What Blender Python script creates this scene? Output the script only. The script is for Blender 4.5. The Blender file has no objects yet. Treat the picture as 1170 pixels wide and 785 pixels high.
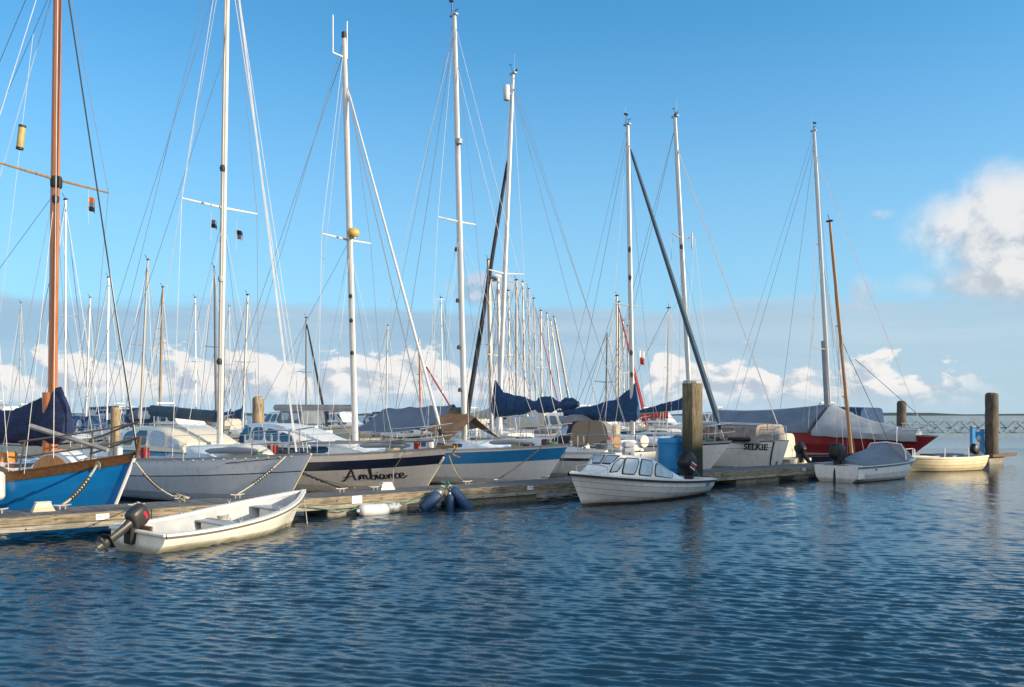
import bpy, math, random
import numpy as np
from mathutils import Vector, Matrix
rnd = random.Random(7)
F = 1013.0; HC = 2.3; CX = 585.0; HY = 474.0        # focal length in photo pixels, eye height, principal column, horizon row
sc = bpy.context.scene
col = sc.collection
# ---------------------------------------------------------------- camera
cam = bpy.data.objects.new('camera', bpy.data.cameras.new('camera')); col.objects.link(cam)
cam.location = (0, 0, HC); cam.rotation_euler = (math.radians(90), 0, 0)
cam.data.sensor_width = 36; cam.data.lens = 36*F/1170
cam.data.shift_y = (HY-392.5)/1170
cam.data.clip_start = .1; cam.data.clip_end = 20000
sc.camera = cam
# ---------------------------------------------------------------- light
SUN_AZ = math.atan2(.93, -.37)      # compass angle from +Y towards +X
SUN_EL = math.radians(13)
sd = Vector((math.sin(SUN_AZ)*math.cos(SUN_EL), math.cos(SUN_AZ)*math.cos(SUN_EL), math.sin(SUN_EL)))
sun = bpy.data.objects.new('sun', bpy.data.lights.new('sun', 'SUN')); col.objects.link(sun)
sun.data.energy = 4.9; sun.data.angle = math.radians(.6); sun.data.color = (1, .83, .60)
sun.rotation_euler = sd.to_track_quat('Z', 'Y').to_euler(); sun.location = (30, -10, 30)
vs = sc.view_settings
vs.view_transform = 'Standard'; vs.look = 'None'; vs.gamma = 1; vs.use_curve_mapping = False
vs.exposure = 0.50
sc.cycles.max_bounces = 6; sc.cycles.caustics_reflective = False; sc.cycles.caustics_refractive = False
# ---------------------------------------------------------------- node helper
class NT:
    def __init__(s, tree): s.t = tree; s.n = tree.nodes; s.l = tree.links
    def new(s, typ, ins=None, **kw):
        nd = s.n.new(typ)
        for k, v in kw.items(): setattr(nd, k, v)
        for k, v in (ins or {}).items():
            sk = nd.inputs[k]
            if isinstance(v, bpy.types.NodeSocket): s.l.new(v, sk)
            else: sk.default_value = v
        return nd
    def m(s, op, *a, clamp=False):
        return s.new('ShaderNodeMath', {i: x for i, x in enumerate(a)}, operation=op, use_clamp=clamp).outputs[0]
    def mix(s, f, a, b, bt='MIX'):
        nd = s.new('ShaderNodeMix', data_type='RGBA', blend_type=bt)
        for i, v in ((0, f), (6, a), (7, b)):
            if isinstance(v, bpy.types.NodeSocket): s.l.new(v, nd.inputs[i])
            else: nd.inputs[i].default_value = (tuple(v)+(1,))[:4] if i > 0 else v
        return nd.outputs[2]
    def ss(s, x, a, b):        # smoothstep
        return s.new('ShaderNodeMapRange', {0: x, 1: a, 2: b, 3: 0., 4: 1.}, interpolation_type='SMOOTHSTEP').outputs[0]
    def xyz(s, x, y, z): return s.new('ShaderNodeCombineXYZ', {0: x, 1: y, 2: z}).outputs[0]
    def noise(s, vec, scale, det=4, rough=.55, dist=0.):
        return s.new('ShaderNodeTexNoise', {'Vector': vec, 'Scale': scale, 'Detail': det, 'Roughness': rough, 'Distortion': dist}).outputs[0]
# ---------------------------------------------------------------- world: sky and clouds by direction
world = bpy.data.worlds.new('World'); sc.world = world; world.use_nodes = True
w = NT(world.node_tree); w.n.clear()
sky = w.new('ShaderNodeTexSky', sky_type='NISHITA', sun_disc=False, sun_elevation=math.radians(28), sun_rotation=SUN_AZ)
sky.air_density = 1.0; sky.dust_density = .6; sky.ozone_density = 1.6; sky.altitude = 0
tc = w.new('ShaderNodeTexCoord').outputs['Generated']
sep = w.new('ShaderNodeSeparateXYZ', {0: tc})
dx, dy, dz = sep.outputs
az = w.m('ARCTAN2', dx, dy); el = w.m('ARCSINE', dz)
SK = 6.1
skyc = w.mix(1., sky.outputs[0], (.44, 1.10, 1.34), 'MULTIPLY')
# thin veil towards the horizon
veil = w.m('MULTIPLY', w.m('SUBTRACT', 1., w.ss(el, -.02, .46)), .75)
base = w.mix(veil, skyc, (.44*SK, .66*SK, .86*SK))
P1 = w.xyz(w.m('MULTIPLY', az, 1.), w.m('MULTIPLY', el, 5.), 0.)
nb = w.noise(P1, 5., 5)
etop = w.m('ADD', .118, w.m('MULTIPLY', w.m('SUBTRACT', nb, .5), .055))
bank = w.m('SUBTRACT', 1., w.ss(w.m('SUBTRACT', el, etop), -.010, .007))
nb2 = w.noise(w.xyz(az, w.m('MULTIPLY', el, 9.), 3.), 3., 5)
bankc = w.mix(w.ss(nb2, .35, .7), (.36*SK, .51*SK, .68*SK), (.49*SK, .63*SK, .77*SK))
lowc = w.mix(w.ss(el, .0, .09), (.52*SK, .68*SK, .84*SK), bankc)
rightfade = w.m('SUBTRACT', 1., w.m('MULTIPLY', w.ss(az, .22, .42), .15))
lowc = w.mix(w.m('MULTIPLY', w.ss(az, .12, .40), .7), lowc, w.mix(w.ss(nb2, .3, .7), (.52*SK, .64*SK, .74*SK), (.62*SK, .70*SK, .78*SK)))
c1 = w.mix(w.m('MULTIPLY', w.m('MULTIPLY', bank, .80), rightfade), base, lowc)
def puff(vec_a, vec_e, scale, seed, det=7, dist=.25):
    p = w.xyz(vec_a, vec_e, seed); pl = w.xyz(w.m('ADD', vec_a, .012), w.m('ADD', vec_e, .012), seed)
    n0 = w.noise(p, scale, det, .58, dist); n1 = w.noise(pl, scale, det, .58, dist)
    return n0, w.m('SUBTRACT', n0, n1)
# low cumulus row
n0, sh = puff(az, w.m('MULTIPLY', el, 1.5), 17., 5.)
big = w.noise(w.xyz(az, 0., 8.), 6.5, 2)
gap = w.m('MULTIPLY', w.m('MULTIPLY', w.ss(az, .0, .05), w.m('SUBTRACT', 1., w.ss(az, .13, .17))), -.09)
bl = w.m('SUBTRACT', 1., w.ss(az, .43, .52))
hgt = w.m('ADD', w.m('ADD', w.m('SUBTRACT', .027, w.m('MULTIPLY', w.ss(az, .15, .3), .018)), w.m('MULTIPLY', big, .078)), gap)
prof = w.m('DIVIDE', w.m('SUBTRACT', hgt, el), .045)
dens = w.m('ADD', w.m('MULTIPLY', w.m('SUBTRACT', n0, .5), 3.2), w.m('MINIMUM', prof, .95))
mk = w.m('MULTIPLY', w.ss(dens, .0, .22), w.ss(el, .002, .035))
mk = w.m('MULTIPLY', mk, bl)
lit = w.ss(w.m('ADD', w.m('MULTIPLY', sh, 4.5), w.m('MULTIPLY', w.m('SUBTRACT', el, .028), 9.)), -.35, .35)
cc = w.mix(lit, (.52*SK, .60*SK, .70*SK), (.98*SK, .95*SK, .92*SK))
c2 = w.mix(w.m('MULTIPLY', mk, .93), c1, cc)
# big cumulus on the right, and small puffs
def blob(c, a0, e0, ra, re, scale, seed, op, k=1.6, soft=.35, dark=(.50, .57, .66), light=(.88, .88, .88)):
    n0, sh = puff(az, w.m('MULTIPLY', el, 1.15), scale, seed)
    da = w.m('DIVIDE', w.m('SUBTRACT', az, a0), ra); de = w.m('DIVIDE', w.m('SUBTRACT', el, e0), re)
    r = w.m('SQRT', w.m('ADD', w.m('MULTIPLY', da, da), w.m('MULTIPLY', de, de)))
    d = w.m('ADD', w.m('SUBTRACT', 1., r), w.m('MULTIPLY', w.m('SUBTRACT', n0, .5), k))
    mk = w.m('MULTIPLY', w.ss(d, 0., soft), op)
    lit = w.ss(w.m('ADD', w.m('MULTIPLY', sh, 4.), w.m('MULTIPLY', de, .32)), -.36, .2)
    return w.mix(mk, c, w.mix(lit, tuple(x*SK for x in dark), tuple(x*SK for x in light)))
c3 = blob(c2, .51, .130, .120, .026, 9., 11., .85, .9, .8, (.50, .57, .66), (.80, .80, .82))
c3 = blob(c3, .555, .180, .135, .088, 8., 21., .96, 1.1, .45)
c3 = blob(c3, .375, .125, .022, .020, 20., 4., .55, 1.3, .9, (.6, .62, .7), (.78, .74, .76))
c3 = blob(c3, -.03, .138, .05, .022, 20., 9., .6, 1.5, .6, (.36, .46, .6), (.72, .68, .70))
c3 = blob(c3, .395, .205, .018, .008, 24., 14., .35, 1.3, .9)
# bright cloud added behind the viewer as fill light for shaded hull sides
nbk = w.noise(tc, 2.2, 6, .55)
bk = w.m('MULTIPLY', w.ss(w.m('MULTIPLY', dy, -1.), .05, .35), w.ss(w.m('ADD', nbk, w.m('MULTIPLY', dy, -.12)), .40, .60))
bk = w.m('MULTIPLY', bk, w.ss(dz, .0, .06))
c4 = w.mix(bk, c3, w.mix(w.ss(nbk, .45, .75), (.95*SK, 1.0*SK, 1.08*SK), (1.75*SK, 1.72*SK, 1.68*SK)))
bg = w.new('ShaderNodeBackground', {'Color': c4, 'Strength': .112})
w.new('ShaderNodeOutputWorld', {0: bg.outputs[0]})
# ---------------------------------------------------------------- materials
MATS = {}
def mat(name, c, rough=.5, metal=0., var=.12, vs_=3., bump=0., bscale=30., stretch=(1, 1, 1), c2=None, coat=0., trans=0., alpha=1., spec=.5, dirt=0., scum=0.):
    if name in MATS: return MATS[name]
    m = bpy.data.materials.new(name); m.use_nodes = True
    t = NT(m.node_tree); t.n.clear()
    co = t.new('ShaderNodeTexCoord').outputs['Object']
    mp = t.new('ShaderNodeMapping', {0: co, 3: stretch}).outputs[0]
    n = t.noise(mp, vs_, 6, .6)
    d = c2 if c2 else tuple(x*(1-var*2) for x in c)
    colr = t.mix(t.ss(n, .3, .7), d, c)
    if dirt > 0:
        dm = t.noise(t.new('ShaderNodeMapping', {0: co, 3: (5, 5, .6)}).outputs[0], 2.2, 6, .65)
        colr = t.mix(t.m('MULTIPLY', t.ss(dm, .5, .78), dirt), colr, (.16, .13, .09))
    if scum > 0:
        zz = t.new('ShaderNodeSeparateXYZ', {0: co}).outputs[2]
        sm_ = t.m('SUBTRACT', 1., t.ss(t.m('SUBTRACT', zz, t.m('MULTIPLY', t.noise(co, 3.5, 5, .65), .16)), -.03, .10))
        colr = t.mix(t.m('MULTIPLY', sm_, scum), colr, (.13, .12, .05))
    b = t.new('ShaderNodeBsdfPrincipled', {'Base Color': colr, 'Metallic': metal, 'Coat Weight': coat, 'Transmission Weight': trans, 'Alpha': alpha, 'Specular IOR Level': spec,
        'Roughness': t.m('ADD', rough-.06, t.m('MULTIPLY', n, .12))})
    if bump > 0:
        n2 = t.noise(mp, bscale, 5, .6)
        bp = t.new('ShaderNodeBump', {'Strength': bump, 'Distance': .02, 'Height': n2}); t.l.new(bp.outputs[0], b.inputs['Normal'])
    t.new('ShaderNodeOutputMaterial', {0: b.outputs[0]})
    MATS[name] = m; return m
white = mat('white_gelcoat', (.74, .73, .70), .28, var=.04, coat=.3, dirt=.3, scum=.6)
offwhite = mat('cream_gelcoat', (.72, .66, .52), .32, var=.05, coat=.2, dirt=.3, scum=.6)
dinghyw = mat('dinghy_paint', (.76, .73, .65), .4, var=.07, dirt=.25, scum=.8, bump=.06, bscale=8)
insideshade = mat('shaded_inner_paint', (.40, .42, .43), .55, var=.12, dirt=.25, bump=.1, bscale=12)  # inner paint darkened to put the gunwale shadow into the colour
paleblue = mat('pale_blue_gelcoat', (.76, .80, .83), .25, var=.03, coat=.3, dirt=.25, scum=.6)
beige = mat('beige_gelcoat', (.82, .70, .59), .28, var=.03, coat=.3, dirt=.25, scum=.6)
greyhull = mat('grey_gelcoat', (.78, .78, .77), .3, var=.03, coat=.2, dirt=.25, scum=.6)
deckgrey = mat('deck_paint', (.55, .57, .58), .6, var=.1, dirt=.4, vs_=6)
navy = mat('navy_paint', (.012, .02, .045), .25, var=.1, coat=.3)
brightblue = mat('bright_blue_paint', (.006, .19, .52), .24, var=.09, coat=.5, vs_=1.2, bump=.05, bscale=2.5, dirt=.12)
midblue = mat('mid_blue_paint', (.02, .21, .46), .3, var=.08, coat=.2)
drumblue = mat('blue_plastic', (.006, .20, .48), .42, var=.1)
antifoul = mat('red_antifouling', (.16, .075, .06), .75, var=.25, vs_=8, dirt=.5)
antiblue = mat('dark_antifouling', (.02, .04, .07), .7, var=.25, vs_=8)
redhull = mat('red_paint', (.27, .025, .028), .4, var=.15, vs_=1.5)
varnish = mat('varnished_wood', (.48, .155, .03), .3, var=.2, vs_=3, stretch=(8, 8, .4), c2=(.32, .09, .018), coat=.5)
rubwood = mat('oiled_wood', (.15, .07, .025), .5, var=.25, vs_=4, stretch=(.5, 8, 8), c2=(.08, .035, .014), dirt=.3)
orangewood = mat('orange_ply', (.55, .24, .05), .4, var=.15, vs_=3, stretch=(4, 4, 1), c2=(.38, .14, .03))
alu = mat('mast_aluminium', (.50, .50, .49), .35, metal=.35, var=.06, vs_=4, stretch=(1, 1, .1))
farmast = mat('far_mast_paint', (.42, .41, .38), .5, var=.15, vs_=4, stretch=(1, 1, .1))
alud = mat('dull_aluminium', (.40, .38, .35), .5, metal=.3, var=.15, vs_=4, stretch=(1, 1, .1))
whitemast = mat('white_mast_paint', (.62, .62, .60), .35, var=.04)
brownmast = mat('weathered_spar', (.30, .22, .13), .6, var=.2, vs_=5, stretch=(4, 4, .3))
steel = mat('stainless_steel', (.62, .61, .60), .22, metal=.9, var=.05)
wire = mat('rigging_wire', (.26, .28, .31), .5, metal=.3, var=.1)
wirel = mat('pale_rigging', (.62, .62, .62), .5, var=.1)
ropew = mat('pale_rope', (.55, .50, .38), .9, var=.3, vs_=40, bump=.4, bscale=90)
ropey = mat('yellow_rope', (.50, .38, .12), .9, var=.3, vs_=40)
roped = mat('dark_rope', (.04, .05, .05), .9, var=.3, vs_=40)
ropeg = mat('green_rope', (.10, .30, .20), .9, var=.3, vs_=40)
navycloth = mat('navy_canvas', (.014, .030, .10), .85, var=.3, vs_=3.5, bump=1., bscale=9, stretch=(1, 1, 2.2))
bluecloth = mat('blue_canvas', (.012, .06, .16), .85, var=.25, vs_=3.5, bump=1., bscale=9, stretch=(1, 1, 2.2))
tealcloth = mat('teal_canvas', (.05, .09, .135), .8, var=.15, vs_=3, bump=.4, bscale=8)
greycloth = mat('grey_tarpaulin', (.15, .185, .235), .75, var=.12, vs_=1.5, bump=.6, bscale=2.5, dirt=.1)
palecloth = mat('pale_tarpaulin', (.28, .31, .35), .75, var=.12, vs_=1.5, bump=.9, bscale=3)
creamcloth = mat('cream_canvas', (.55, .50, .42), .8, var=.1, vs_=3, bump=.6, bscale=4)
browncloth = mat('brown_canvas', (.17, .105, .055), .85, var=.2, vs_=2, bump=.8, bscale=3)
blackcloth = mat('black_canvas', (.02, .02, .022), .8, var=.2)
redcloth = mat('red_canvas', (.36, .035, .03), .8, var=.15, vs_=2, bump=.8, bscale=2.5)
glass = mat('dark_window', (.035, .05, .065), .08, var=.1, spec=.8)
blueglass = mat('blue_window', (.04, .10, .17), .08, var=.1, spec=.8)
paleglass = mat('pale_window', (.42, .48, .54), .12, var=.12, vs_=5, spec=.8)
rubber = mat('black_rubber', (.018, .018, .02), .6, var=.1)
cowlblack = mat('black_cowl', (.012, .013, .016), .42, var=.1, spec=.35)
cowlgrey = mat('charcoal_cowl', (.03, .032, .032), .4, var=.1, spec=.4)
redpaint = mat('red_stripe', (.42, .015, .035), .4, var=.05)
whitepaint = mat('white_marking', (.75, .75, .75), .5, var=.03)
inkblack = mat('black_lettering', (.02, .02, .03), .5, var=.02)
inkgrey = mat('grey_lettering', (.12, .14, .17), .6, var=.05)
inkred = mat('dull_red_lettering', (.10, .05, .12), .6, var=.05)
fenderw = mat('fender_vinyl', (.58, .60, .62), .45, var=.06, dirt=.5)
fenderb = mat('blue_fender_vinyl', (.015, .065, .16), .5, var=.2, dirt=.45)
concrete = mat('float_concrete', (.30, .28, .23), .85, var=.2, vs_=5, bump=.5, bscale=12, dirt=.6)
plasticg = mat('grey_plastic', (.33, .35, .38), .5, var=.08)
galv = mat('blue_grey_steel', (.20, .29, .36), .5, metal=.1, var=.1, vs_=4)
postblue = mat('blue_steel', (.02, .26, .60), .4, var=.1)
yellowp = mat('yellow_plastic', (.55, .38, .10), .5, var=.1)
greencan = mat('green_canvas', (.02, .10, .06), .8, var=.2)
foliage = mat('far_foliage', (.05, .07, .055), .9, var=.3, vs_=.01)
brick = mat('brick_wall', (.30, .17, .12), .85, var=.2, vs_=2, bump=.3)
# timber with grain, algae near the water
def timber(name, c1_, c2_, grain, algae=None, planks=0., bump=.6):
    m = bpy.data.materials.new(name); m.use_nodes = True
    t = NT(m.node_tree); t.n.clear()
    co = t.new('ShaderNodeTexCoord').outputs['Object']
    mp = t.new('ShaderNodeMapping', {0: co, 3: grain}).outputs[0]
    n = t.noise(mp, 6., 8, .65, .6); n2 = t.noise(co, 1.3, 4)
    c = t.mix(t.ss(n, .34, .66), c1_, c2_)
    c = t.mix(t.m('MULTIPLY', t.ss(n2, .45, .7), .5), c, tuple(x*.45 for x in c1_))
    sp = t.new('ShaderNodeSeparateXYZ', {0: co})
    h = t.m('MULTIPLY', n, 1.)
    if algae:
        lo = t.m('SUBTRACT', 1., t.ss(t.m('ADD', sp.outputs[2], t.m('MULTIPLY', n2, .5)), algae[1], algae[2]))
        c = t.mix(lo, c, algae[0])
    if planks:
        f = t.m('FRACT', t.m('DIVIDE', sp.outputs[0], planks))
        g = t.m('LESS_THAN', f, .07)
        pid = t.m('FLOOR', t.m('DIVIDE', sp.outputs[0], planks))
        wn = t.new('ShaderNodeTexWhiteNoise', {0: t.xyz(pid, 1., 2.)}).outputs[0]
        c = t.mix(t.m('MULTIPLY', wn, .5), c, tuple(x*.5 for x in c1_))
        c = t.mix(g, c, (.012, .012, .012)); h = t.m('SUBTRACT', h, t.m('MULTIPLY', g, 2.))
    b = t.new('ShaderNodeBsdfPrincipled', {'Base Color': c, 'Roughness': .8})
    bp = t.new('ShaderNodeBump', {'Strength': bump, 'Distance': .015, 'Height': h}); t.l.new(bp.outputs[0], b.inputs['Normal'])
    t.new('ShaderNodeOutputMaterial', {0: b.outputs[0]})
    MATS[name] = m; return m
piletop = timber('pile_timber', (.17, .115, .06), (.42, .33, .20), (5, 5, .35), ((.035, .045, .025), .3, 1.9))
oldpile = timber('old_pile_timber', (.06, .05, .03), (.25, .19, .11), (5, 5, .3), ((.018, .022, .012), 1.2, 3.0))
piledark = timber('dark_pile_timber', (.035, .03, .022), (.13, .10, .075), (5, 5, .35), ((.02, .025, .018), .2, 1.2))
fasciaA = timber('weathered_fascia', (.09, .075, .05), (.34, .28, .19), (.5, 6, 8), None)
fasciaB = timber('pale_fascia', (.15, .14, .11), (.40, .37, .30), (.5, 6, 8), None)
plank = timber('deck_planks', (.09, .09, .095), (.22, .21, .20), (6, .5, 6), None, planks=.14)
concrete = timber('tidal_concrete', (.20, .19, .15), (.38, .35, .29), (1.5, 1.5, 1.5), ((.045, .055, .025), .12, .42), bump=.4)
# ---------------------------------------------------------------- mesh builder
def V(*a): return Vector(a)
def lerp(a, b, t): return a+(b-a)*t
class MB:
    def __init__(s): s.v = []; s.f = []; s.m = []; s.cur = 0; s.smooth = True
    def add(s, vs, fs, mi=None):
        o = len(s.v); s.v += [tuple(p) for p in vs]
        s.f += [tuple(i+o for i in q) for q in fs]; s.m += [s.cur if mi is None else mi]*len(fs); return s
    def box(s, c, d, rz=0., M=None, bev=0.):
        x, y, z = d[0]/2, d[1]/2, d[2]/2
        if bev > 0:                                   # chamfered box
            b = min(bev, x*.9, y*.9, z*.9); vs = []
            pts = [(x-b, y-b), (x, y-b), (x-b, y)]
            def ring(zz, ins):
                X, Y = x-ins, y-ins; q = b*(1 if ins == 0 else .6)
                return [(X-q, -Y, zz), (X, -Y+q, zz), (X, Y-q, zz), (X-q, Y, zz), (-X+q, Y, zz), (-X, Y-q, zz), (-X, -Y+q, zz), (-X+q, -Y, zz)]
            R = [ring(-z, b), ring(-z+b, 0), ring(z-b, 0), ring(z, b)]
            vs = [p for r in R for p in r]
            fs = [(k*8+i, k*8+(i+1) % 8, (k+1)*8+(i+1) % 8, (k+1)*8+i) for k in range(3) for i in range(8)]
            fs += [tuple(range(7, -1, -1)), tuple(range(24, 32))]
        else:
            vs = [(sx*x, sy*y, sz*z) for sx in (-1, 1) for sy in (-1, 1) for sz in (-1, 1)]
            fs = [(0, 1, 3, 2), (4, 6, 7, 5), (0, 4, 5, 1), (2, 3, 7, 6), (0, 2, 6, 4), (1, 5, 7, 3)]
        if M is None: M = Matrix.Translation(Vector(c)) @ Matrix.Rotation(rz, 4, 'Z')
        else: M = M @ Matrix.Translation(Vector(c)) @ Matrix.Rotation(rz, 4, 'Z')
        return s.add([M @ Vector(p) for p in vs], fs)
    def beam(s, a, b, wd, ht, up=V(0, 0, 1)):          # rectangular bar from a to b
        a, b = Vector(a), Vector(b); d = (b-a).normalized(); r = d.cross(up)
        if r.length < 1e-4: r = d.cross(V(1, 0, 0))
        r.normalize(); u = r.cross(d)
        vs = [p+r*(sx*wd/2)+u*(sz*ht/2) for p in (a, b) for sx, sz in ((-1, -1), (1, -1), (1, 1), (-1, 1))]
        return s.add(vs, [(0, 1, 2, 3), (7, 6, 5, 4), (0, 4, 5, 1), (1, 5, 6, 2), (2, 6, 7, 3), (3, 7, 4, 0)])
    def tube(s, pts, r, n=6, sq=1.):
        pts = [Vector(p) for p in pts]; N = len(pts)
        rs = r if isinstance(r, (list, tuple)) else [r]*N
        d0 = (pts[1]-pts[0]).normalized()
        ref = V(0, 0, 1) if abs(d0.z) < .9 else V(1, 0, 0)
        vs = []
        for i, p in enumerate(pts):
            d = (pts[min(i+1, N-1)]-pts[max(i-1, 0)]).normalized()
            a = d.cross(ref); a.normalize(); b = d.cross(a)
            for k in range(n):
                th = 2*math.pi*k/n
                vs.append(p+a*(math.cos(th)*rs[i])+b*(math.sin(th)*rs[i]*sq))
            ref = ref if abs(d.dot(ref)) < .95 else (V(1, 0, 0) if abs(d.x) < .9 else V(0, 1, 0))
        fs = [(i*n+k, i*n+(k+1) % n, (i+1)*n+(k+1) % n, (i+1)*n+k) for i in range(N-1) for k in range(n)]
        fs += [tuple(range(n-1, -1, -1)), tuple(range((N-1)*n, N*n))]
        return s.add(vs, fs)
    def lathe(s, prof, n=16, M=None):                  # prof: (r, z)
        vs = []; M = M or Matrix()
        for r, z in prof:
            for k in range(n): vs.append(M @ V(r*math.cos(2*math.pi*k/n), r*math.sin(2*math.pi*k/n), z))
        N = len(prof)
        fs = [(i*n+k, i*n+(k+1) % n, (i+1)*n+(k+1) % n, (i+1)*n+k) for i in range(N-1) for k in range(n)]
        fs += [tuple(range(n-1, -1, -1)), tuple(range((N-1)*n, N*n))]
        return s.add(vs, fs)
    def grid(s, G, mi=None, flip=False, close=False):  # G rows of points
        R, C = len(G), len(G[0]); vs = [p for r in G for p in r]; fs = []; ms = []
        for i in range(R-1):
            for j in range(C if close else C-1):
                q = (i*C+j, i*C+(j+1) % C, (i+1)*C+(j+1) % C, (i+1)*C+j)
                fs.append(q[::-1] if flip else q)
        return s.add(vs, fs, mi)
    def loft(s, rings, caps=True):
        n = len(rings[0]); s.grid(rings, close=True)
        if caps:
            o = len(s.v)-len(rings)*n
            s.f += [tuple(o+i for i in range(n-1, -1, -1)), tuple(o+(len(rings)-1)*n+i for i in range(n))]; s.m += [s.cur]*2
        return s
    def ball(s, c, r, n=12, sc_=(1, 1, 1)):
        M = Matrix.Translation(Vector(c)) @ Matrix.Diagonal(Vector((*sc_, 1)))
        return s.lathe([(r*max(.02, math.sin(math.pi*i/8)), -r*math.cos(math.pi*i/8)) for i in range(9)], n, M)
    def build(s, name, m, parent=None, smooth=True, ang=40):
        me = bpy.data.meshes.new(name); me.from_pydata(s.v, [], s.f)
        for mm in (m if isinstance(m, (list, tuple)) else [m]): me.materials.append(mm)
        if any(s.m): me.polygons.foreach_set('material_index', s.m)
        if smooth:
            me.polygons.foreach_set('use_smooth', [True]*len(me.polygons))
            me.set_sharp_from_angle(angle=math.radians(ang))
        me.update()
        o = bpy.data.objects.new(name, me); col.objects.link(o)
        if parent: o.parent = parent
        return o
ALL = []
def tag(o, label, cat, group=None):
    o['label'] = label; o['category'] = cat
    if group: o['group'] = group
    ALL.append(o); return o
def thing(name, label, cat, loc=(0, 0, 0), rz=0., group=None):
    o = bpy.data.objects.new(name, None); o.empty_display_size = .3; col.objects.link(o)
    o.location = loc; o.rotation_euler = (0, 0, rz); return tag(o, label, cat, group)
def rope(pts, r, m, parent, name='rope', sag=0., n=8):
    a, b = Vector(pts[0]), Vector(pts[-1])
    if len(pts) == 2: pts = [a.lerp(b, i/n)+V(0, 0, -sag*4*(i/n)*(1-i/n)) for i in range(n+1)]
    return MB().tube(pts, r, 6).build(name, m, parent)
def text_verts(txt, size, shear=0., bold=0.):
    cu = bpy.data.curves.new('txt', 'FONT'); cu.body = txt; cu.size = size; cu.shear = shear; cu.offset = bold; cu.resolution_u = 3
    ob = bpy.data.objects.new('txt', cu); col.objects.link(ob)
    dg = bpy.context.evaluated_depsgraph_get(); me = bpy.data.meshes.new_from_object(ob.evaluated_get(dg))
    vs = [tuple(v.co) for v in me.vertices]; fs = [tuple(p.vertices) for p in me.polygons]
    bpy.data.objects.remove(ob); bpy.data.curves.remove(cu); bpy.data.meshes.remove(me)
    return vs, fs
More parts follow.
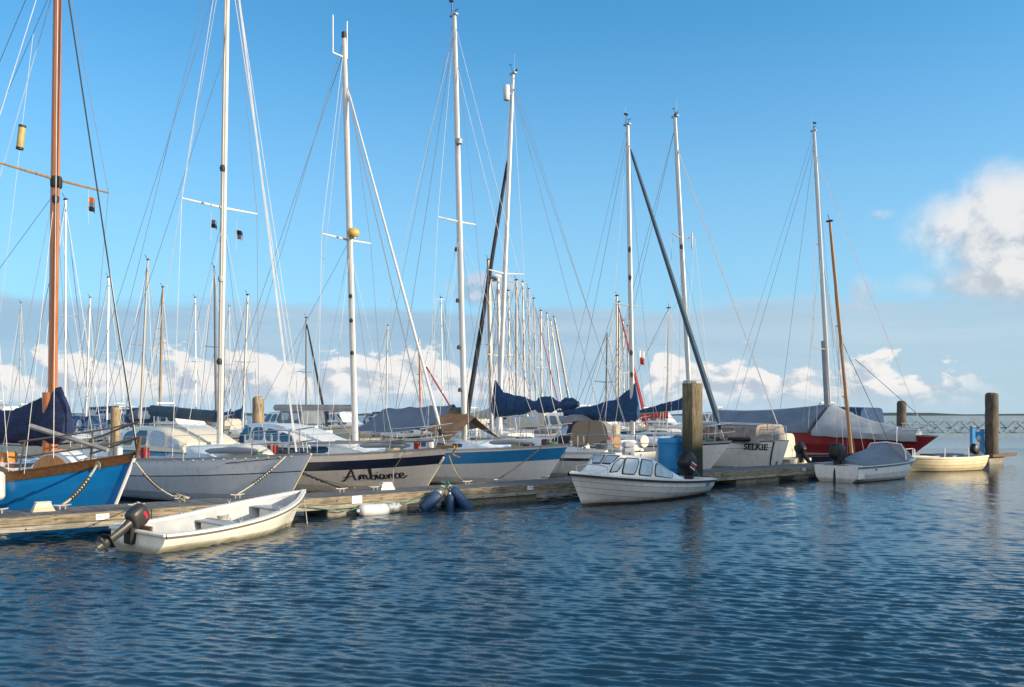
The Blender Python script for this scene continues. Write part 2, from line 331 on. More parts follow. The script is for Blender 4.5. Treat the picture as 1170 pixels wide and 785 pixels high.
# ---------------------------------------------------------------- hull
U = V(.779, .627, 0); Nn = V(-.627, .779, 0)           # along the pontoon / away from the camera
P0 = V(-9.17, 15.88, 0); DZ = .45; DW = 1.25           # pontoon near edge, deck height, deck width
HEAD = math.atan2(-.779, .627)
def on_line(px, off):
    k = (px-CX)/F; p = P0+Nn*off; a = (k*p.y-p.x)/(U.x-k*U.y); return p+U*a
def pxpt(px, py, Y): return V((px-CX)/F*Y, Y, HC+(HY-py)*Y/F)
class Hull:
    def __init__(s, L, B, zb, zm, zs, rake=1., srake=.3, tw=.7, sm=.58, draft=.35, kb=-.12, ks=.02, pb=.80, pm=.42, ps=.42, e=2.1, stub=0., q=1.3, kf=1.):
        s.__dict__.update(dict(L=L, B=B, zb=zb, zm=zm, zs_=zs, rake=rake, srake=srake, tw=tw, sm=sm, draft=draft, kb=kb, ks=ks, pb=pb, pm=pm, ps=ps, e=e, stub=stub, q=q, kf=kf))
    def zs(s, t): return s.zb*(1-t)*(1-2*t)+s.zm*4*t*(1-t)+s.zs_*t*(2*t-1)
    def zk(s, t):
        return s.kb*(1-t)**3+s.ks*t**4-s.draft*math.sin(math.pi*min(1, t*1.02))**.8 if 0 < t < .98 else (s.kb if t <= 0 else s.ks)
    def hb(s, t):
        if t < s.sm: return max(s.stub, s.B/2*(1-(1-t/s.sm)**s.e)**s.q)
        return s.B/2*(1-(1-s.tw)*((t-s.sm)/(1-s.sm))**2)
    def pw(s, t): return lerp(s.pb, s.pm, min(1, t*3.2)) if t < .7 else lerp(s.pm, s.ps, (t-.7)/.3)
    def P(s, t, z, side=1, off=0.):
        zs, zk = s.zs(t), s.zk(t); v = min(1.05, max(0, (z-zk)/(zs-zk)))
        x = -t*s.L-s.rake*(1-v)*(1-t)**3+s.srake*(1-v)*t**6
        k = s.kf*(1.15+1.35*min(1, t*2.2)) if s.kf else 1.
        return V(x, side*(s.hb(t)*(1-(1-min(1, v))**k)**s.pw(t)*(1+.0*v)+off), z)
    def t_at(s, x, z):
        a, b = 0., 1.
        for _ in range(24):
            m_ = (a+b)/2
            if s.P(m_, z).x > x: a = m_
            else: b = m_
        return (a+b)/2
    def ts(s, n): return [0, .004, .015, .035] + [.06+(1-.06)*(i/(n-1)) for i in range(n)]
    def build(s, root, rows, mats, tmat, n=22, name='hull', topin=0.):
        """rows: list of (kind, value, material of the strip above it); kind k = fraction keel..water, a = height, s = below sheer"""
        mb = MB(); ts = s.ts(n)
        def zrow(t, r):
            zk, zs = s.zk(t), s.zs(t)
            if r[0] == 'k': return lerp(zk, min(0, zs) if zk < 0 else zk+.01, r[1])
            if r[0] == 'a': return min(max(zk+.005, r[1]), zs-.02)
            return max(zk+.01, zs-r[1])
        G = {}
        for side in (1, -1):
            g = []
            for t in ts:
                line = []; last = -9
                for r in rows:
                    z = max(zrow(t, r), last+.001); last = z; line.append(s.P(t, z, side))
                g.append(line)
            for j in range(len(rows)-1):
                mb.grid([[q[j], q[j+1]] for q in g], rows[j][2], flip=(side == 1))
            G[side] = g
        tr = [G[1][-1][j] for j in range(len(rows))][::-1]+[G[-1][-1][j] for j in range(len(rows))]
        for j in range(len(rows)-1):
            a, b, c_, d = G[1][-1][j], G[1][-1][j+1], G[-1][-1][j+1], G[-1][-1][j]
            mb.add([a, b, c_, d], [(0, 1, 2, 3)], rows[j][2] if tmat is None else tmat)
        return mb.build(name, mats, root, ang=50)
    def deck(s, root, m, drop=.02, camber=.06, n=18, t0=0.):
        g = []
        for t in s.ts(n):
            if t < t0: continue
            w_ = s.hb(t)-.012; z = s.zs(t)-drop
            g.append([V(-t*s.L+(-.03 if t < .01 else 0), y*w_, z+camber*(1-y*y)*min(1, w_)) for y in (-1, -.5, 0, .5, 1)])
        return MB().grid(g, flip=True).build('deck', m, root)
    def strip(s, root, name, m, z0, z1, off, t0=0., t1=1., n=26, sides=(1, -1), parts=False):
        """band standing proud of the hull between z0 and z1 below the sheer"""
        mb = MB()
        for side in sides:
            g = []
            for i in range(n):
                t = lerp(t0, t1, i/(n-1)) if i > 3 or t0 > 0 else (0, .004, .015, .035)[i]
                a = s.P(t, s.zs(t)-z1, side, off); b = s.P(t, s.zs(t)-z0, side, off); c_ = s.P(t, s.zs(t)-z0, side, -.02); d = s.P(t, s.zs(t)-z1, side, -.001)
                g.append([d, a, b, c_])
            mb.grid(g, flip=(side == 1))
        return mb.build(name, m, root, ang=30)
def patch(P, u0, u1, f0, f1, nu=8, nf=3, rnd_=.25, slant0=0., slant1=0.):
    """rounded quad on surface P(u, f)"""
    g = []
    for i in range(nu+1):
        a = i/nu; k = 1.
        ed = min(a, 1-a)
        if ed < rnd_: k = math.sqrt(max(.0, 1-((rnd_-ed)/rnd_)**2))*.45+.55
        row = []
        for j in range(nf+1):
            f = lerp(f0, f1, .5+(j/nf-.5)*k)
            sh = lerp(slant0, slant1, a)*(f-f0)/(f1-f0)
            row.append(P(lerp(u0, u1, a)+sh, f))
        g.append(row)
    return g
class Shell:
    """rounded superstructure lofted along x; w, h, z given as functions of u in 0..1 between x0 (front) and x1 (aft)"""
    def __init__(s, x0, x1, w, h, z, e=.42, lean=0.):
        s.x0, s.x1, s.w, s.h, s.z, s.e, s.lean = x0, x1, w, h, z, e, lean
    def P(s, u, f, side=-1, off=0.):
        """f = height fraction on the side 0..1"""
        f = min(1, max(0, f)); th = math.asin(min(1, f**(1/s.e)))
        return V(lerp(s.x0, s.x1, u)-s.lean*f*(1-u), side*(s.w(u)*math.cos(th)**s.e*(1-.10*f)+off), s.z(u)+s.h(u)*f)
    def build(s, root, name, m, n=16, endcap=True):
        fr = [0, .3, .6, .8, .9, .96, .99, 1.0]
        g = []
        for i in range(n+1):
            u = i/n; r = [s.P(u, f, -1) for f in fr]+[s.P(u, f, 1) for f in fr[-2::-1]]
            g.append(r)
        mb = MB().grid(g); o = 0; c_ = len(g[0])
        mb.f += [tuple(range(c_)), tuple(range(n*c_+c_-1, n*c_-1, -1))]; mb.m += [0, 0]
        return mb.build(name, m, root, ang=45)
    def win(s, root, u0, u1, f0, f1, m, name='window', off=.008, sides=(-1, 1), **k):
        obs = []
        for side in sides:
            g = patch(lambda u, f: s.P(u, f, side, off), u0, u1, f0, f1, **k)
            obs.append(MB().grid(g, flip=(side == 1)).build(name, m, root))
        return obs
def ramp(u, a, p=1.): return min(1., max(0., u/a))**p
# ---------------------------------------------------------------- boat kit
class Boat:
    def __init__(s, name, label, cat, hull, px=None, off=DW+.3, stern=False, rz=None, tip=None, group=None):
        s.h = hull; s.rz = HEAD+(math.pi if stern else 0) if rz is None else rz
        s.dir = V(math.cos(s.rz), math.sin(s.rz), 0)
        if tip is None:
            tip = on_line(px, off)
            if stern: tip = tip+s.dir*hull.L
        s.tip = Vector(tip)
        s.root = thing(name, label, cat, s.tip, s.rz, group)
        s.M = Matrix.Translation(s.tip) @ Matrix.Rotation(s.rz, 4, 'Z'); s.I = s.M.inverted()
    def loc(s, p): return s.I @ Vector(p)
    def wld(s, p): return s.M @ Vector(p)
    def d_at(s, px):                       # distance aft of the bow tip where the centre line crosses a column
        k = (px-CX)/F; return (s.tip.x-k*s.tip.y)/(s.dir.x-k*s.dir.y)
    def rail(s, t, side, z): h = s.h; return V(-t*h.L, side*(h.hb(t)-.05), h.zs(t)+z)
def rig(b, mpx, top, zb, r=.085, spr=((.6, .9),), fore=None, furl=None, back=True, mm=None, lower=True, gear='vane', d=None, light=False, sm=None, foot=.0, extra=(), tside=None):
    h = b.h; d = b.d_at(mpx) if d is None else d
    base = V(-d, 0, zb); Y = b.wld(base).y; tw_ = pxpt(top[0], top[1], Y)
    top_ = b.loc(tw_); mm = mm or alu; n = 10 if not light else 6
    ax = top_-base; r = r*(.70 if not light else .9)
    mast = MB().tube([base, base.lerp(top_, .5), base.lerp(top_, .85), top_], [r, r, r*.92, r*.7], n, 1.3).build('mast', mm, b.root)
    wr = .0075 if not light else .016
    L = h.L; t = d/L
    ch = [V(-d-.1, sd*(h.hb(min(1, max(.02, t)))-.04), h.zs(min(1, t))) for sd in (1, -1)]
    tips = []
    for fr, hw in spr:
        c_ = base.lerp(top_, fr); pr = []
        for sd in (1, -1):
            e = c_+V(-.12, sd*hw, .06)
            MB().tube([c_, e], [.035, .022], 6).build('spreader', sm or mm, mast); pr.append(e)
        tips.append(pr)
    for k, sd in enumerate((1, -1)):
        pts = [top_-ax*.015]+[tp[k] for tp in tips[::-1]]+[ch[k]]
        MB().tube(pts, wr, 5).build('stay', wirel if k else wire, b.root)
        if lower and tips:
            MB().tube([base.lerp(top_, spr[0][0]-.01), ch[k]+V(-.35, 0, 0)], wr*.9, 4).build('stay', wire, b.root)
            if not light: MB().tube([base.lerp(top_, spr[0][0]-.02), ch[k]+V(.45, -.02*(1-2*k), 0)], wr*.9, 4).build('stay', wirel, b.root)
    if back:
        MB().tube([top_, V(-L+.1, 0, h.zs(1)+.05)], wr, 5).build('stay', wire, b.root)
    if fore is not None:
        fr, fx = fore; a = base.lerp(top_, fr); e = V(-fx, 0, h.zs(fx/L)+foot)
        fs = MB().tube([a, e], wr if furl is None else .012, 5).build('forestay', wirel, b.root)
        if furl:
            m_, r0, r1 = furl
            p = [a.lerp(e, q) for q in (.03, .06, .3, .7, .93, .955)]
            MB().tube(p, [r0*.4, r0, lerp(r0, r1, .4), r1, r1*1.05, r1*.5], 8).build('furled_sail', m_, b.root)
            MB().tube([a.lerp(e, .962), a.lerp(e, .975)], [.09, .09], 10).build('furling_drum', rubber, b.root)
    for q in extra:                         # halyards and other lines: (fraction up the mast, local foot)
        MB().tube([base.lerp(top_, q[0]), q[1]], q[2] if len(q) > 2 else wr*.8, 4).build('halyard', q[3] if len(q) > 3 else wirel, b.root)
    T = top_
    if gear == 'vane':
        MB().beam(T+V(-.18, 0, .03), T+V(.14, 0, .03), .12, .06).build('masthead', plasticg, mast)
        m_ = MB().tube([T+V(0, -.1, .05), T+V(.25, -.35, .28)], .012, 4); m_.beam(T+V(.15, -.35, .34), T+V(.36, -.36, .24), .015, .08)
        m_.build('wind_vane', rubber, mast)
        MB().tube([T+V(-.1, .06, 0), T+V(-.1, .2, .3)], .01, 4).tube([T+V(-.2, .2, .3), T+V(.0, .2, .3)], .012, 4).build('anemometer', rubber, mast)
        MB().tube([T+V(-.1, 0, 0), T+V(-.12, 0, .75)], .007, 4).build('antenna', wirel, mast)
    elif gear == 'small':
        MB().beam(T+V(-.15, 0, .02), T+V(.15, 0, .02), .1, .07).tube([T, T+V(.02, -.18, .28)], .015, 4).build('masthead', rubber, mast)
    return mast, base, top_
def sail_cover(b, p0, p1, prof, m, parent=None, n=10, name='sail_cover', seed=1):
    """loft along the boom; prof = list of (t, above, below, half width) relative to the boom axis"""
    R = random.Random(seed); p0, p1 = Vector(p0), Vector(p1); d = p1-p0; side = V(-d.y, d.x, 0).normalized(); rings = []
    N = 26
    for i in range(N+1):
        t = prof[0][0]+(prof[-1][0]-prof[0][0])*i/N
        for a, c_ in zip(prof, prof[1:]):
            if a[0] <= t <= c_[0]+1e-6:
                q = (t-a[0])/(c_[0]-a[0]) if c_[0] > a[0] else 0; q = q*q*(3-2*q)
                up, dn, hw = (lerp(a[k], c_[k], q) for k in (1, 2, 3)); break
        c0 = p0+d*t; ring = []
        for k in range(12):
            th = 2*math.pi*k/12; cy, sz = math.cos(th), math.sin(th)
            zz = (up*max(0, sz)**1.0 if sz > 0 else dn*sz)
            wdt = hw*(cy if sz < 0 else cy*(1-.55*max(0, sz)))
            ring.append(c0+side*(wdt*(1+.07*R.uniform(-1, 1)))+V(0, 0, zz+.015*R.uniform(-1, 1)))
        rings.append(ring)
    o = MB().loft(rings).build(name, m, parent or b.root, ang=60)
    for i in range(4, N-1, 6):
        c0 = sum(rings[i], V(0, 0, 0))/12; rr_ = [c0+(q-c0)*1.035 for q in rings[i]]
        MB().tube(rr_+[rr_[0]], .008, 4).build('tie', roped, o)
    return o
def boom(b, base, z, length, m=alud, r=.07, ang=0., name='boom', dy=0.):
    p0 = V(base.x-.12, 0, z); p1 = V(base.x-.12-length, dy, z+ang)
    o = MB().tube([p0, p0.lerp(p1, .02), p0.lerp(p1, .98), p1], [r*.7, r, r, r*.7], 10, 1.25).build(name, m, b.root)
    return o, p0, p1
def pulpit(b, t1=.16, hgt=.6, m=steel, r=.016, mid=True, open_=False):
    h = b.h; L = h.L
    for zz, nm in ((hgt, 'pulpit'),) + (((hgt*.5, 'pulpit'),) if mid else ()):
        pts = [b.rail(t, 1, zz) for t in (t1, t1*.6, t1*.25)]+[V(.12, 0, h.zs(0)+zz+.03)]+[b.rail(t, -1, zz) for t in (t1*.25, t1*.6, t1)]
        mb = MB().tube(pts, r, 6)
        if zz == hgt:
            for t in (t1, t1*.4):
                for sd in (1, -1): mb.tube([b.rail(t, sd, 0), b.rail(t*.95, sd, hgt)], r, 6)
        mb.build(nm, m, b.root)
def pushpit(b, t1=.86, hgt=.6, m=steel, r=.016):
    h = b.h
    for zz in (hgt, hgt*.5):
        pts = [b.rail(t, 1, zz) for t in (t1, .95, .99)]+[b.rail(t, -1, zz) for t in (.99, .95, t1)]
        mb = MB().tube(pts, r, 6)
        if zz == hgt:
            for t in (t1, .99):
                for sd in (1, -1): mb.tube([b.rail(t, sd, 0), b.rail(t, sd, hgt)], r, 6)
        mb.build('pushpit', m, b.root)
def lifelines(b, t0=.16, t1=.86, n=4, hgt=.6, m=steel, sides=(1, -1), rr=.013):
    for sd in sides:
        for i in range(n):
            t = lerp(t0, t1, (i+.5)/n)
            MB().tube([b.rail(t, sd, 0), b.rail(t, sd, hgt)], rr, 6).build('stanchion', m, b.root)
        ts = [lerp(t0, t1, i/8) for i in range(9)]
        for zz in (hgt, hgt*.52): MB().tube([b.rail(t, sd, zz) for t in ts], .006, 4).build('lifeline', wirel, b.root)
def cabin(b, t0, t1, hw, h0, h1, m, rampl=.22, wins=(), band=None, wm=glass, hatch=True, e=.3, sink=.03):
    h = b.h; L = h.L
    S = Shell(-t0*L, -t1*L, lambda u: min(hw, h.hb(lerp(t0, t1, u))-.22), lambda u: lerp(h0, h1, u)*(.12+.88*ramp(u, rampl, .8)), lambda u: h.zs(lerp(t0, t1, u))-sink, e, 0.)
    o = S.build(b.root, 'coachroof', m)
    if band: S.win(o, band[0], band[1], band[2], band[3], band[4], 'cabin_stripe', .006, rnd_=.06, nu=16)
    for wdw in wins: S.win(o, *wdw, wm, 'window', .010)
    if hatch:
        x = lerp(-t0*L, -t1*L, .35); z = S.P(.35, 1).z
        MB().box((x, 0, z+.03), (.5, .5, .07), bev=.02).build('hatch', glass, o)
    return S, o
def cockpit(b, t0, t1, m=white, hh=.28):
    h = b.h; L = h.L
    for sd in (1, -1):
        g = []
        for i in range(7):
            t = lerp(t0, t1, i/6); y = min(h.hb(t)-.3, .95); z = h.zs(t)-.03; k = hh*(1-.5*(i/6))
            g.append([V(-t*L, sd*(y+.1), z), V(-t*L, sd*(y+.06), z+k), V(-t*L, sd*(y-.06), z+k), V(-t*L, sd*(y-.08), z)])
        mb = MB().grid(g, flip=(sd == -1)); mb.f += [(0, 1, 2, 3), (27, 26, 25, 24)]; mb.m += [0, 0]
        mb.build('cockpit_coaming', m, b.root)
def fender(label, p, length, r, m, axis=V(0, 0, 1), endm=fenderb, group=None, linep=None, name='fender'):
    root = thing(name, label, 'fender', p, 0, group); ax = Vector(axis).normalized()
    M = ax.to_track_quat('Z', 'Y').to_matrix().to_4x4(); L = length
    MB().lathe([(r*.25, -L*.5), (r*.7, -L*.46), (r, -L*.36), (r, L*.36), (r*.7, L*.46), (r*.25, L*.5)], 16, M).build('body', m, root)
    for k in (-1, 1): MB().lathe([(r*.30, k*L*.5-.02), (r*.34, k*L*.5+.0), (r*.2, k*L*.5+k*.05)][::k], 10, M).build('end_cap', endm, root)
    if linep is not None: MB().tube([M @ V(0, 0, L*.5), Vector(linep)-Vector(p)], .009, 5).build('fender_line', ropew, root)
    return root
# ---------------------------------------------------------------- outboard
def outboard(b_root, p, rz, tilt, s=1., cowl=cowlblack, stripes=True, red=True, name='outboard_motor'):
    """p = clamp point in the boat's frame, motor points aft (-x); tilt swings the leg aft and up"""
    M = Matrix.Translation(Vector(p)) @ Matrix.Rotation(rz, 4, 'Z') @ Matrix.Rotation(math.radians(tilt), 4, 'Y') @ Matrix.Scale(s, 4)
    root = MB().box((-.03*s, 0, -.08*s), (.16*s, .26*s, .38*s), M=Matrix.Translation(Vector(p)) @ Matrix.Rotation(rz, 4, 'Z'), bev=.02).build(name, rubber, b_root)
    X = M @ Matrix.Translation((-.16, 0, 0))
    rings = []
    for z, fx, bx, hw in ((.06, .13, .17, .10), (.10, .19, .24, .145), (.2, .21, .27, .165), (.36, .20, .27, .165), (.45, .17, .26, .155), (.505, .12, .24, .13), (.525, .05, .18, .09)):
        ring = []
        for k in range(16):
            th = 2*math.pi*(k+.5)/16; c_, s_ = math.cos(th), math.sin(th)
            x = (fx if c_ > 0 else bx)*math.copysign(abs(c_)**.5, c_); y = hw*math.copysign(abs(s_)**.5, s_)
            ring.append(X @ V(x, y, z))
        rings.append(ring)
    MB().loft(rings).build('cowl', cowl, root, ang=60)
    mb = MB()
    R2 = []
    for z, fx, bx, hw in ((.08, .12, .15, .09), (-.1, .09, .12, .07), (-.45, .07, .12, .05), (-.62, .07, .13, .045), (-.70, .08, .14, .05), (-.86, .03, .12, .02)):
        R2.append([X @ V((fx if math.cos(a) > 0 else bx)*math.cos(a), hw*math.sin(a), z) for a in [2*math.pi*k/12 for k in range(12)]])
    mb.loft(R2); mb.build('leg', cowl, root, ang=60)
    MB().box((-.04, 0, -.56), (.36, .22, .018), M=X, bev=.006).build('cavitation_plate', cowl, root)
    G = X @ Matrix.Translation((0, 0, -.70)) @ Matrix.Rotation(math.radians(-90), 4, 'Y')
    MB().lathe([(.012, -.16), (.045, -.08), (.055, .05), (.05, .16), (.03, .22)], 12, G).build('gearcase', cowl, root)
    pr = MB()
    for k in range(3):
        a = 2*math.pi*k/3; c_ = V(-.19, 0, -.70)
        g = []
        for q, wv in ((.03, .03), (.07, .06), (.11, .055), (.13, .02)):
            cy, cz = math.cos(a), math.sin(a)
            g.append([X @ (c_+V(-wv*.5, cy*q-cz*wv, cz*q+cy*wv)), X @ (c_+V(wv*.5, cy*q+cz*wv, cz*q-cy*wv))])
        pr.grid(g); pr.grid([[Vector(x)+V(.004, 0, 0) for x in r] for r in g], flip=True)
    pr.build('propeller', rubber, root)
    if stripes:
        for sd in (1, -1):
            for x0, mm_ in ((.05, whitepaint), (-.03, redpaint if red else whitepaint), (-.085, whitepaint)):
                wd = .03 if mm_ is whitepaint else .05
                MB().add([X @ V(x0+dx_, sd*.1665, z) for dx_, z in ((0, .12), (wd, .12), (wd+.05, .34), (.05, .34))], [(0, 1, 2, 3)]).build('stripe', mm_, root, smooth=False)
    if not stripes and red:
        for sd in (1, -1):
            MB().add([X @ V(x, sd*.163, z) for x, z in ((-.12, .36), (.08, .36), (.06, .43), (-.12, .43))], [(0, 1, 2, 3)]).build('badge', redpaint, root, smooth=False)
    return root
def hull_text(b, verts, fs, x0, z0, side, m, name='name_lettering', off=.007, dirx=1):
    """flat text laid on the hull side; text x runs along the boat (dirx +1 = towards the bow)"""
    out = []
    for p in verts:
        x = x0+dirx*p[0]; z = z0(p[0])+p[1] if callable(z0) else z0+p[1]
        t = b.h.t_at(x, z); out.append(b.h.P(t, z, side, off))
    if dirx*side > 0: fs = [f[::-1] for f in fs]
    return MB().add(out, fs).build(name, m, b.root, smooth=False)
def stroke_verts(strokes, wd):
    vs, fs = [], []
    for st in strokes:
        # Catmull-Rom through the points
        P = [st[0]]+list(st)+[st[-1]]; pts = []
        for i in range(1, len(P)-2):
            for k in range(5):
                t = k/5; a, b_, c_, d = P[i-1], P[i], P[i+1], P[i+2]
                pts.append(tuple(.5*((2*b_[j])+(-a[j]+c_[j])*t+(2*a[j]-5*b_[j]+4*c_[j]-d[j])*t*t+(-a[j]+3*b_[j]-3*c_[j]+d[j])*t**3) for j in (0, 1)))
        pts.append(tuple(st[-1])); o = len(vs)
        for i, p in enumerate(pts):
            q = pts[min(i+1, len(pts)-1)]; r = pts[max(i-1, 0)]; dx_, dy_ = q[0]-r[0], q[1]-r[1]; l = math.hypot(dx_, dy_) or 1
            w_ = wd*(.55+.75*abs(dy_/l)); vs += [(p[0]-dy_/l*w_/2, p[1]+dx_/l*w_/2), (p[0]+dy_/l*w_/2, p[1]-dx_/l*w_/2)]
        fs += [(o+2*i, o+2*i+1, o+2*i+3, o+2*i+2) for i in range(len(pts)-1)]
    return vs, fs
# ================================================================ setting: water
def make_water():
    R = np.concatenate([[0.3, 1.2, 2.5, 3.8, 5.], np.geomspace(6., 80., 960), np.geomspace(95, 9000, 60)])
    A = np.concatenate([np.linspace(-math.pi, -.66, 40, endpoint=False), np.linspace(-.66, .66, 900, endpoint=False), np.linspace(.66, math.pi, 40, endpoint=False)])
    nr, na = len(R), len(A)
    rr, aa = np.meshgrid(R, A, indexing='ij')
    x = rr*np.sin(aa); y = rr*np.cos(aa); z = np.zeros_like(x)
    rs = np.random.RandomState(3)
    cell = np.maximum(np.gradient(R)[:, None], rr*.0015)
    cell[:, :] = np.where(np.abs(aa) > .67, 5, cell)
    wind = math.radians(-104)                        # waves run mainly towards the viewer, slightly to the right
    patchy = .84+.16*np.sin(x*.31+y*.23+1)*np.sin(x*.19-y*.27+.5)+.20*np.sin(x*.11-y*.33+2+1.5*np.sin(x*.07))
    for i in range(120):
        lam = math.exp(rs.uniform(math.log(.065), math.log(.34)))
        th = wind+rs.normal(0, .19)+(.6 if i % 6 == 0 else 0)-(.45 if i % 9 == 0 else 0); k = 2*math.pi/lam
        amp = .0055*lam*rs.uniform(.5, 1.3)*(1.25 if .09 < lam < .24 else .8)
        ph = (x*math.cos(th)+y*math.sin(th))*k+rs.uniform(0, 6.28)
        att = np.clip((lam/cell-2.)/2., 0, 1)
        z += amp*att*patchy*(np.sin(ph)+.18*np.cos(2*ph))
    z *= np.clip((rr-2)/3, 0, 1)
    n = nr*na
    co = np.empty((n+1, 3), np.float32); co[:n, 0] = x.ravel(); co[:n, 1] = y.ravel(); co[:n, 2] = z.ravel(); co[n] = 0
    i = np.arange(nr-1)[:, None]; j = np.arange(na)[None, :]; j2 = (j+1) % na
    q = np.stack(np.broadcast_arrays(i*na+j, i*na+j2, (i+1)*na+j2, (i+1)*na+j), -1).reshape(-1, 4)[:, ::-1]
    tri = np.stack([np.full(na, n), np.arange(na), (np.arange(na)+1) % na], 1)[:, ::-1]
    me = bpy.data.meshes.new('water'); me.vertices.add(n+1); me.vertices.foreach_set('co', co.ravel())
    nl = q.size+tri.size; me.loops.add(nl); me.loops.foreach_set('vertex_index', np.concatenate([q.ravel(), tri.ravel()]).astype(np.int32))
    st = np.concatenate([np.arange(len(q))*4, q.size+np.arange(len(tri))*3]).astype(np.int32)
    me.polygons.add(len(st)); me.polygons.foreach_set('loop_start', st)
    me.polygons.foreach_set('use_smooth', np.ones(len(st), bool)); me.update(calc_edges=True); me.validate()
    m = bpy.data.materials.new('sea_water'); m.use_nodes = True; t = NT(m.node_tree); t.n.clear()
    co_ = t.new('ShaderNodeNewGeometry').outputs['Position']
    mp = t.new('ShaderNodeMapping', {0: co_, 2: (0, 0, math.radians(15)), 3: (1., 2.2, 1)}).outputs[0]
    d = t.new('ShaderNodeVectorMath', {0: co_}, operation='LENGTH').outputs['Value']
    n1 = t.noise(mp, 5.5, 4, .6); n2 = t.noise(mp, 1.1, 3, .55)
    far = t.ss(d, 25., 120.)
    h = t.m('ADD', t.m('MULTIPLY', n1, t.m('ADD', .007, t.m('MULTIPLY', far, .02))), t.m('MULTIPLY', t.m('MULTIPLY', n2, far), .10))
    bp = t.new('ShaderNodeBump', {'Strength': .8, 'Distance': 1., 'Height': h})
    murk = t.mix(t.noise(co_, .15, 3), (.008, .030, .050), (.011, .038, .062))
    b = t.new('ShaderNodeBsdfPrincipled', {'Base Color': murk, 'Roughness': t.m('ADD', .035, t.m('MULTIPLY', far, .16)), 'IOR': 1.38, 'Normal': bp.outputs[0]})
    t.new('ShaderNodeOutputMaterial', {0: b.outputs[0]})
    me.materials.append(m); o = bpy.data.objects.new('water', me); col.objects.link(o); o['kind'] = 'structure'
make_water()
# distant shore
mb = MB(); R = random.Random(5); g = []
for i in range(160):
    a = -.62+1.25*i/159; D = 2600; hh = 3+5*abs(math.sin(i*.13)+.6*math.sin(i*.41+1))*.7+R.uniform(0, 1.5)
    if -.1 < a < .12: hh *= .8
    p = V(D*math.tan(a), D, 0)
    g.append([p+V(0, -60, -1), p+V(0, -30, hh*.7), p+V(0, 0, hh), p+V(0, 200, hh*.8), p+V(0, 260, -1)])
o = mb.grid(g, flip=True).build('far_shore', foliage); o['kind'] = 'structure'
# ================================================================ pontoon
PR = math.atan2(U.y, U.x)
A0, A1 = -7.0, 38.6
pont = thing('pontoon', 'long grey plank pontoon with weathered timber sides that all the boats are moored to', 'pontoon', P0, PR)
MB().box(((A0+A1)/2, DW/2, DZ-.03), (A1-A0, DW-.02, .06)).build('deck_boards', plank, pont, smooth=False)
R = random.Random(2)
a = A0
while a < A1:
    L_ = min(R.choice([3.0, 3.6, 4.2]), A1-a)
    for y in (-.035, DW+.035):
        MB().box((a+L_/2, y+R.uniform(-.004, .004), DZ-.085), (L_-.012, .06, .17), bev=.008).build('side_beam', fasciaA, pont)
        MB().box((a+L_/2, y*1.0-(.012 if y < 0 else -.012), DZ-.225), (L_-.02, .05, .10), bev=.008).build('lower_beam', fasciaB, pont)
    a += L_
bolts = MB()
for i in range(40):
    x = A0+.5+i*1.15; bolts.lathe([(.016, 0), (.016, .02)], 8, Matrix.Translation((x, -.067, DZ-.225)) @ Matrix.Rotation(math.pi/2, 4, 'X'))
    bolts.lathe([(.014, 0), (.014, .02)], 8, Matrix.Translation((x+.5, -.066, DZ-.09)) @ Matrix.Rotation(math.pi/2, 4, 'X'))
bolts.build('bolts', rubber, pont)
def along(px): return (on_line(px, 0)-P0).dot(U)
for p0_, p1_ in ((-260, -150), (375, 467), (535, 615), (843, 892), (1085, 1122)):
    x0, x1 = along(p0_), along(p1_)
    MB().box(((x0+x1)/2, DW/2+.02, .02), (x1-x0, DW-.06, .52), bev=.02).build('float', concrete, pont)
def plate(px, w_=.24, h_=.11, txt='415'):
    x = along(px); MB().box((x, -.072, DZ-.09), (w_, .012, h_)).build('number_plate', whitepaint, pont)
    vs_, fs = text_verts(txt, .085); w0 = max(v[0] for v in vs_)
    MB().add([(x+v[0]-w0/2, -.0805, DZ-.115+v[1]) for v in vs_], fs).build('plate_number', inkgrey, pont, smooth=False)
plate(116); plate(406, .26, .17, '417'); plate(604, .2, .11, '419'); plate(917, .2, .11, '421')
def cleat(px, off, s=1.):
    x = along(px); y = off
    mb = MB().tube([V(x-.16*s, y, DZ+.09), V(x-.06*s, y, DZ+.075), V(x+.06*s, y, DZ+.075), V(x+.16*s, y, DZ+.09)], [.014, .02, .02, .014], 8)
    for k in (-.05, .05): mb.tube([V(x+k*s, y, DZ-.005), V(x+k*s, y, DZ+.075)], .018, 8)
    mb.build('cleat', alud, pont); return (Matrix.Translation(P0) @ Matrix.Rotation(PR, 4, 'Z')) @ V(x, y, DZ+.09)
CL = {px: cleat(px, o) for px, o in ((8, .85), (84, .9), (225, .9), (292, 1.0), (158, .12), (414, 1.0), (452, .95), (512, .08), (560, 1.0), (596, 1.0), (650, 1.0), (868, 1.0), (760, 1.0))}
def floodbox(px, off, label):
    p = on_line(px, off)+V(0, 0, DZ)
    r_ = thing('pontoon_step', label, 'box', p, PR)
    rings = [[V(sx*w_, sy*d_, z) for sx, sy in ((-1, -1), (1, -1), (1, 1), (-1, 1))] for w_, d_, z in ((.20, .11, 0), (.19, .105, .02), (.13, .075, .15), (.12, .07, .16))]
    MB().loft(rings).build('cover', offwhite, r_, smooth=False)
    MB().box((0, 0, .175), (.28, .17, .025), bev=.01).build('lid', offwhite, r_)
floodbox(49, .78, 'small white wedge box on the pontoon in front of the bright blue hull')
floodbox(441, .95, 'small white wedge box on the pontoon below the painted boat name')
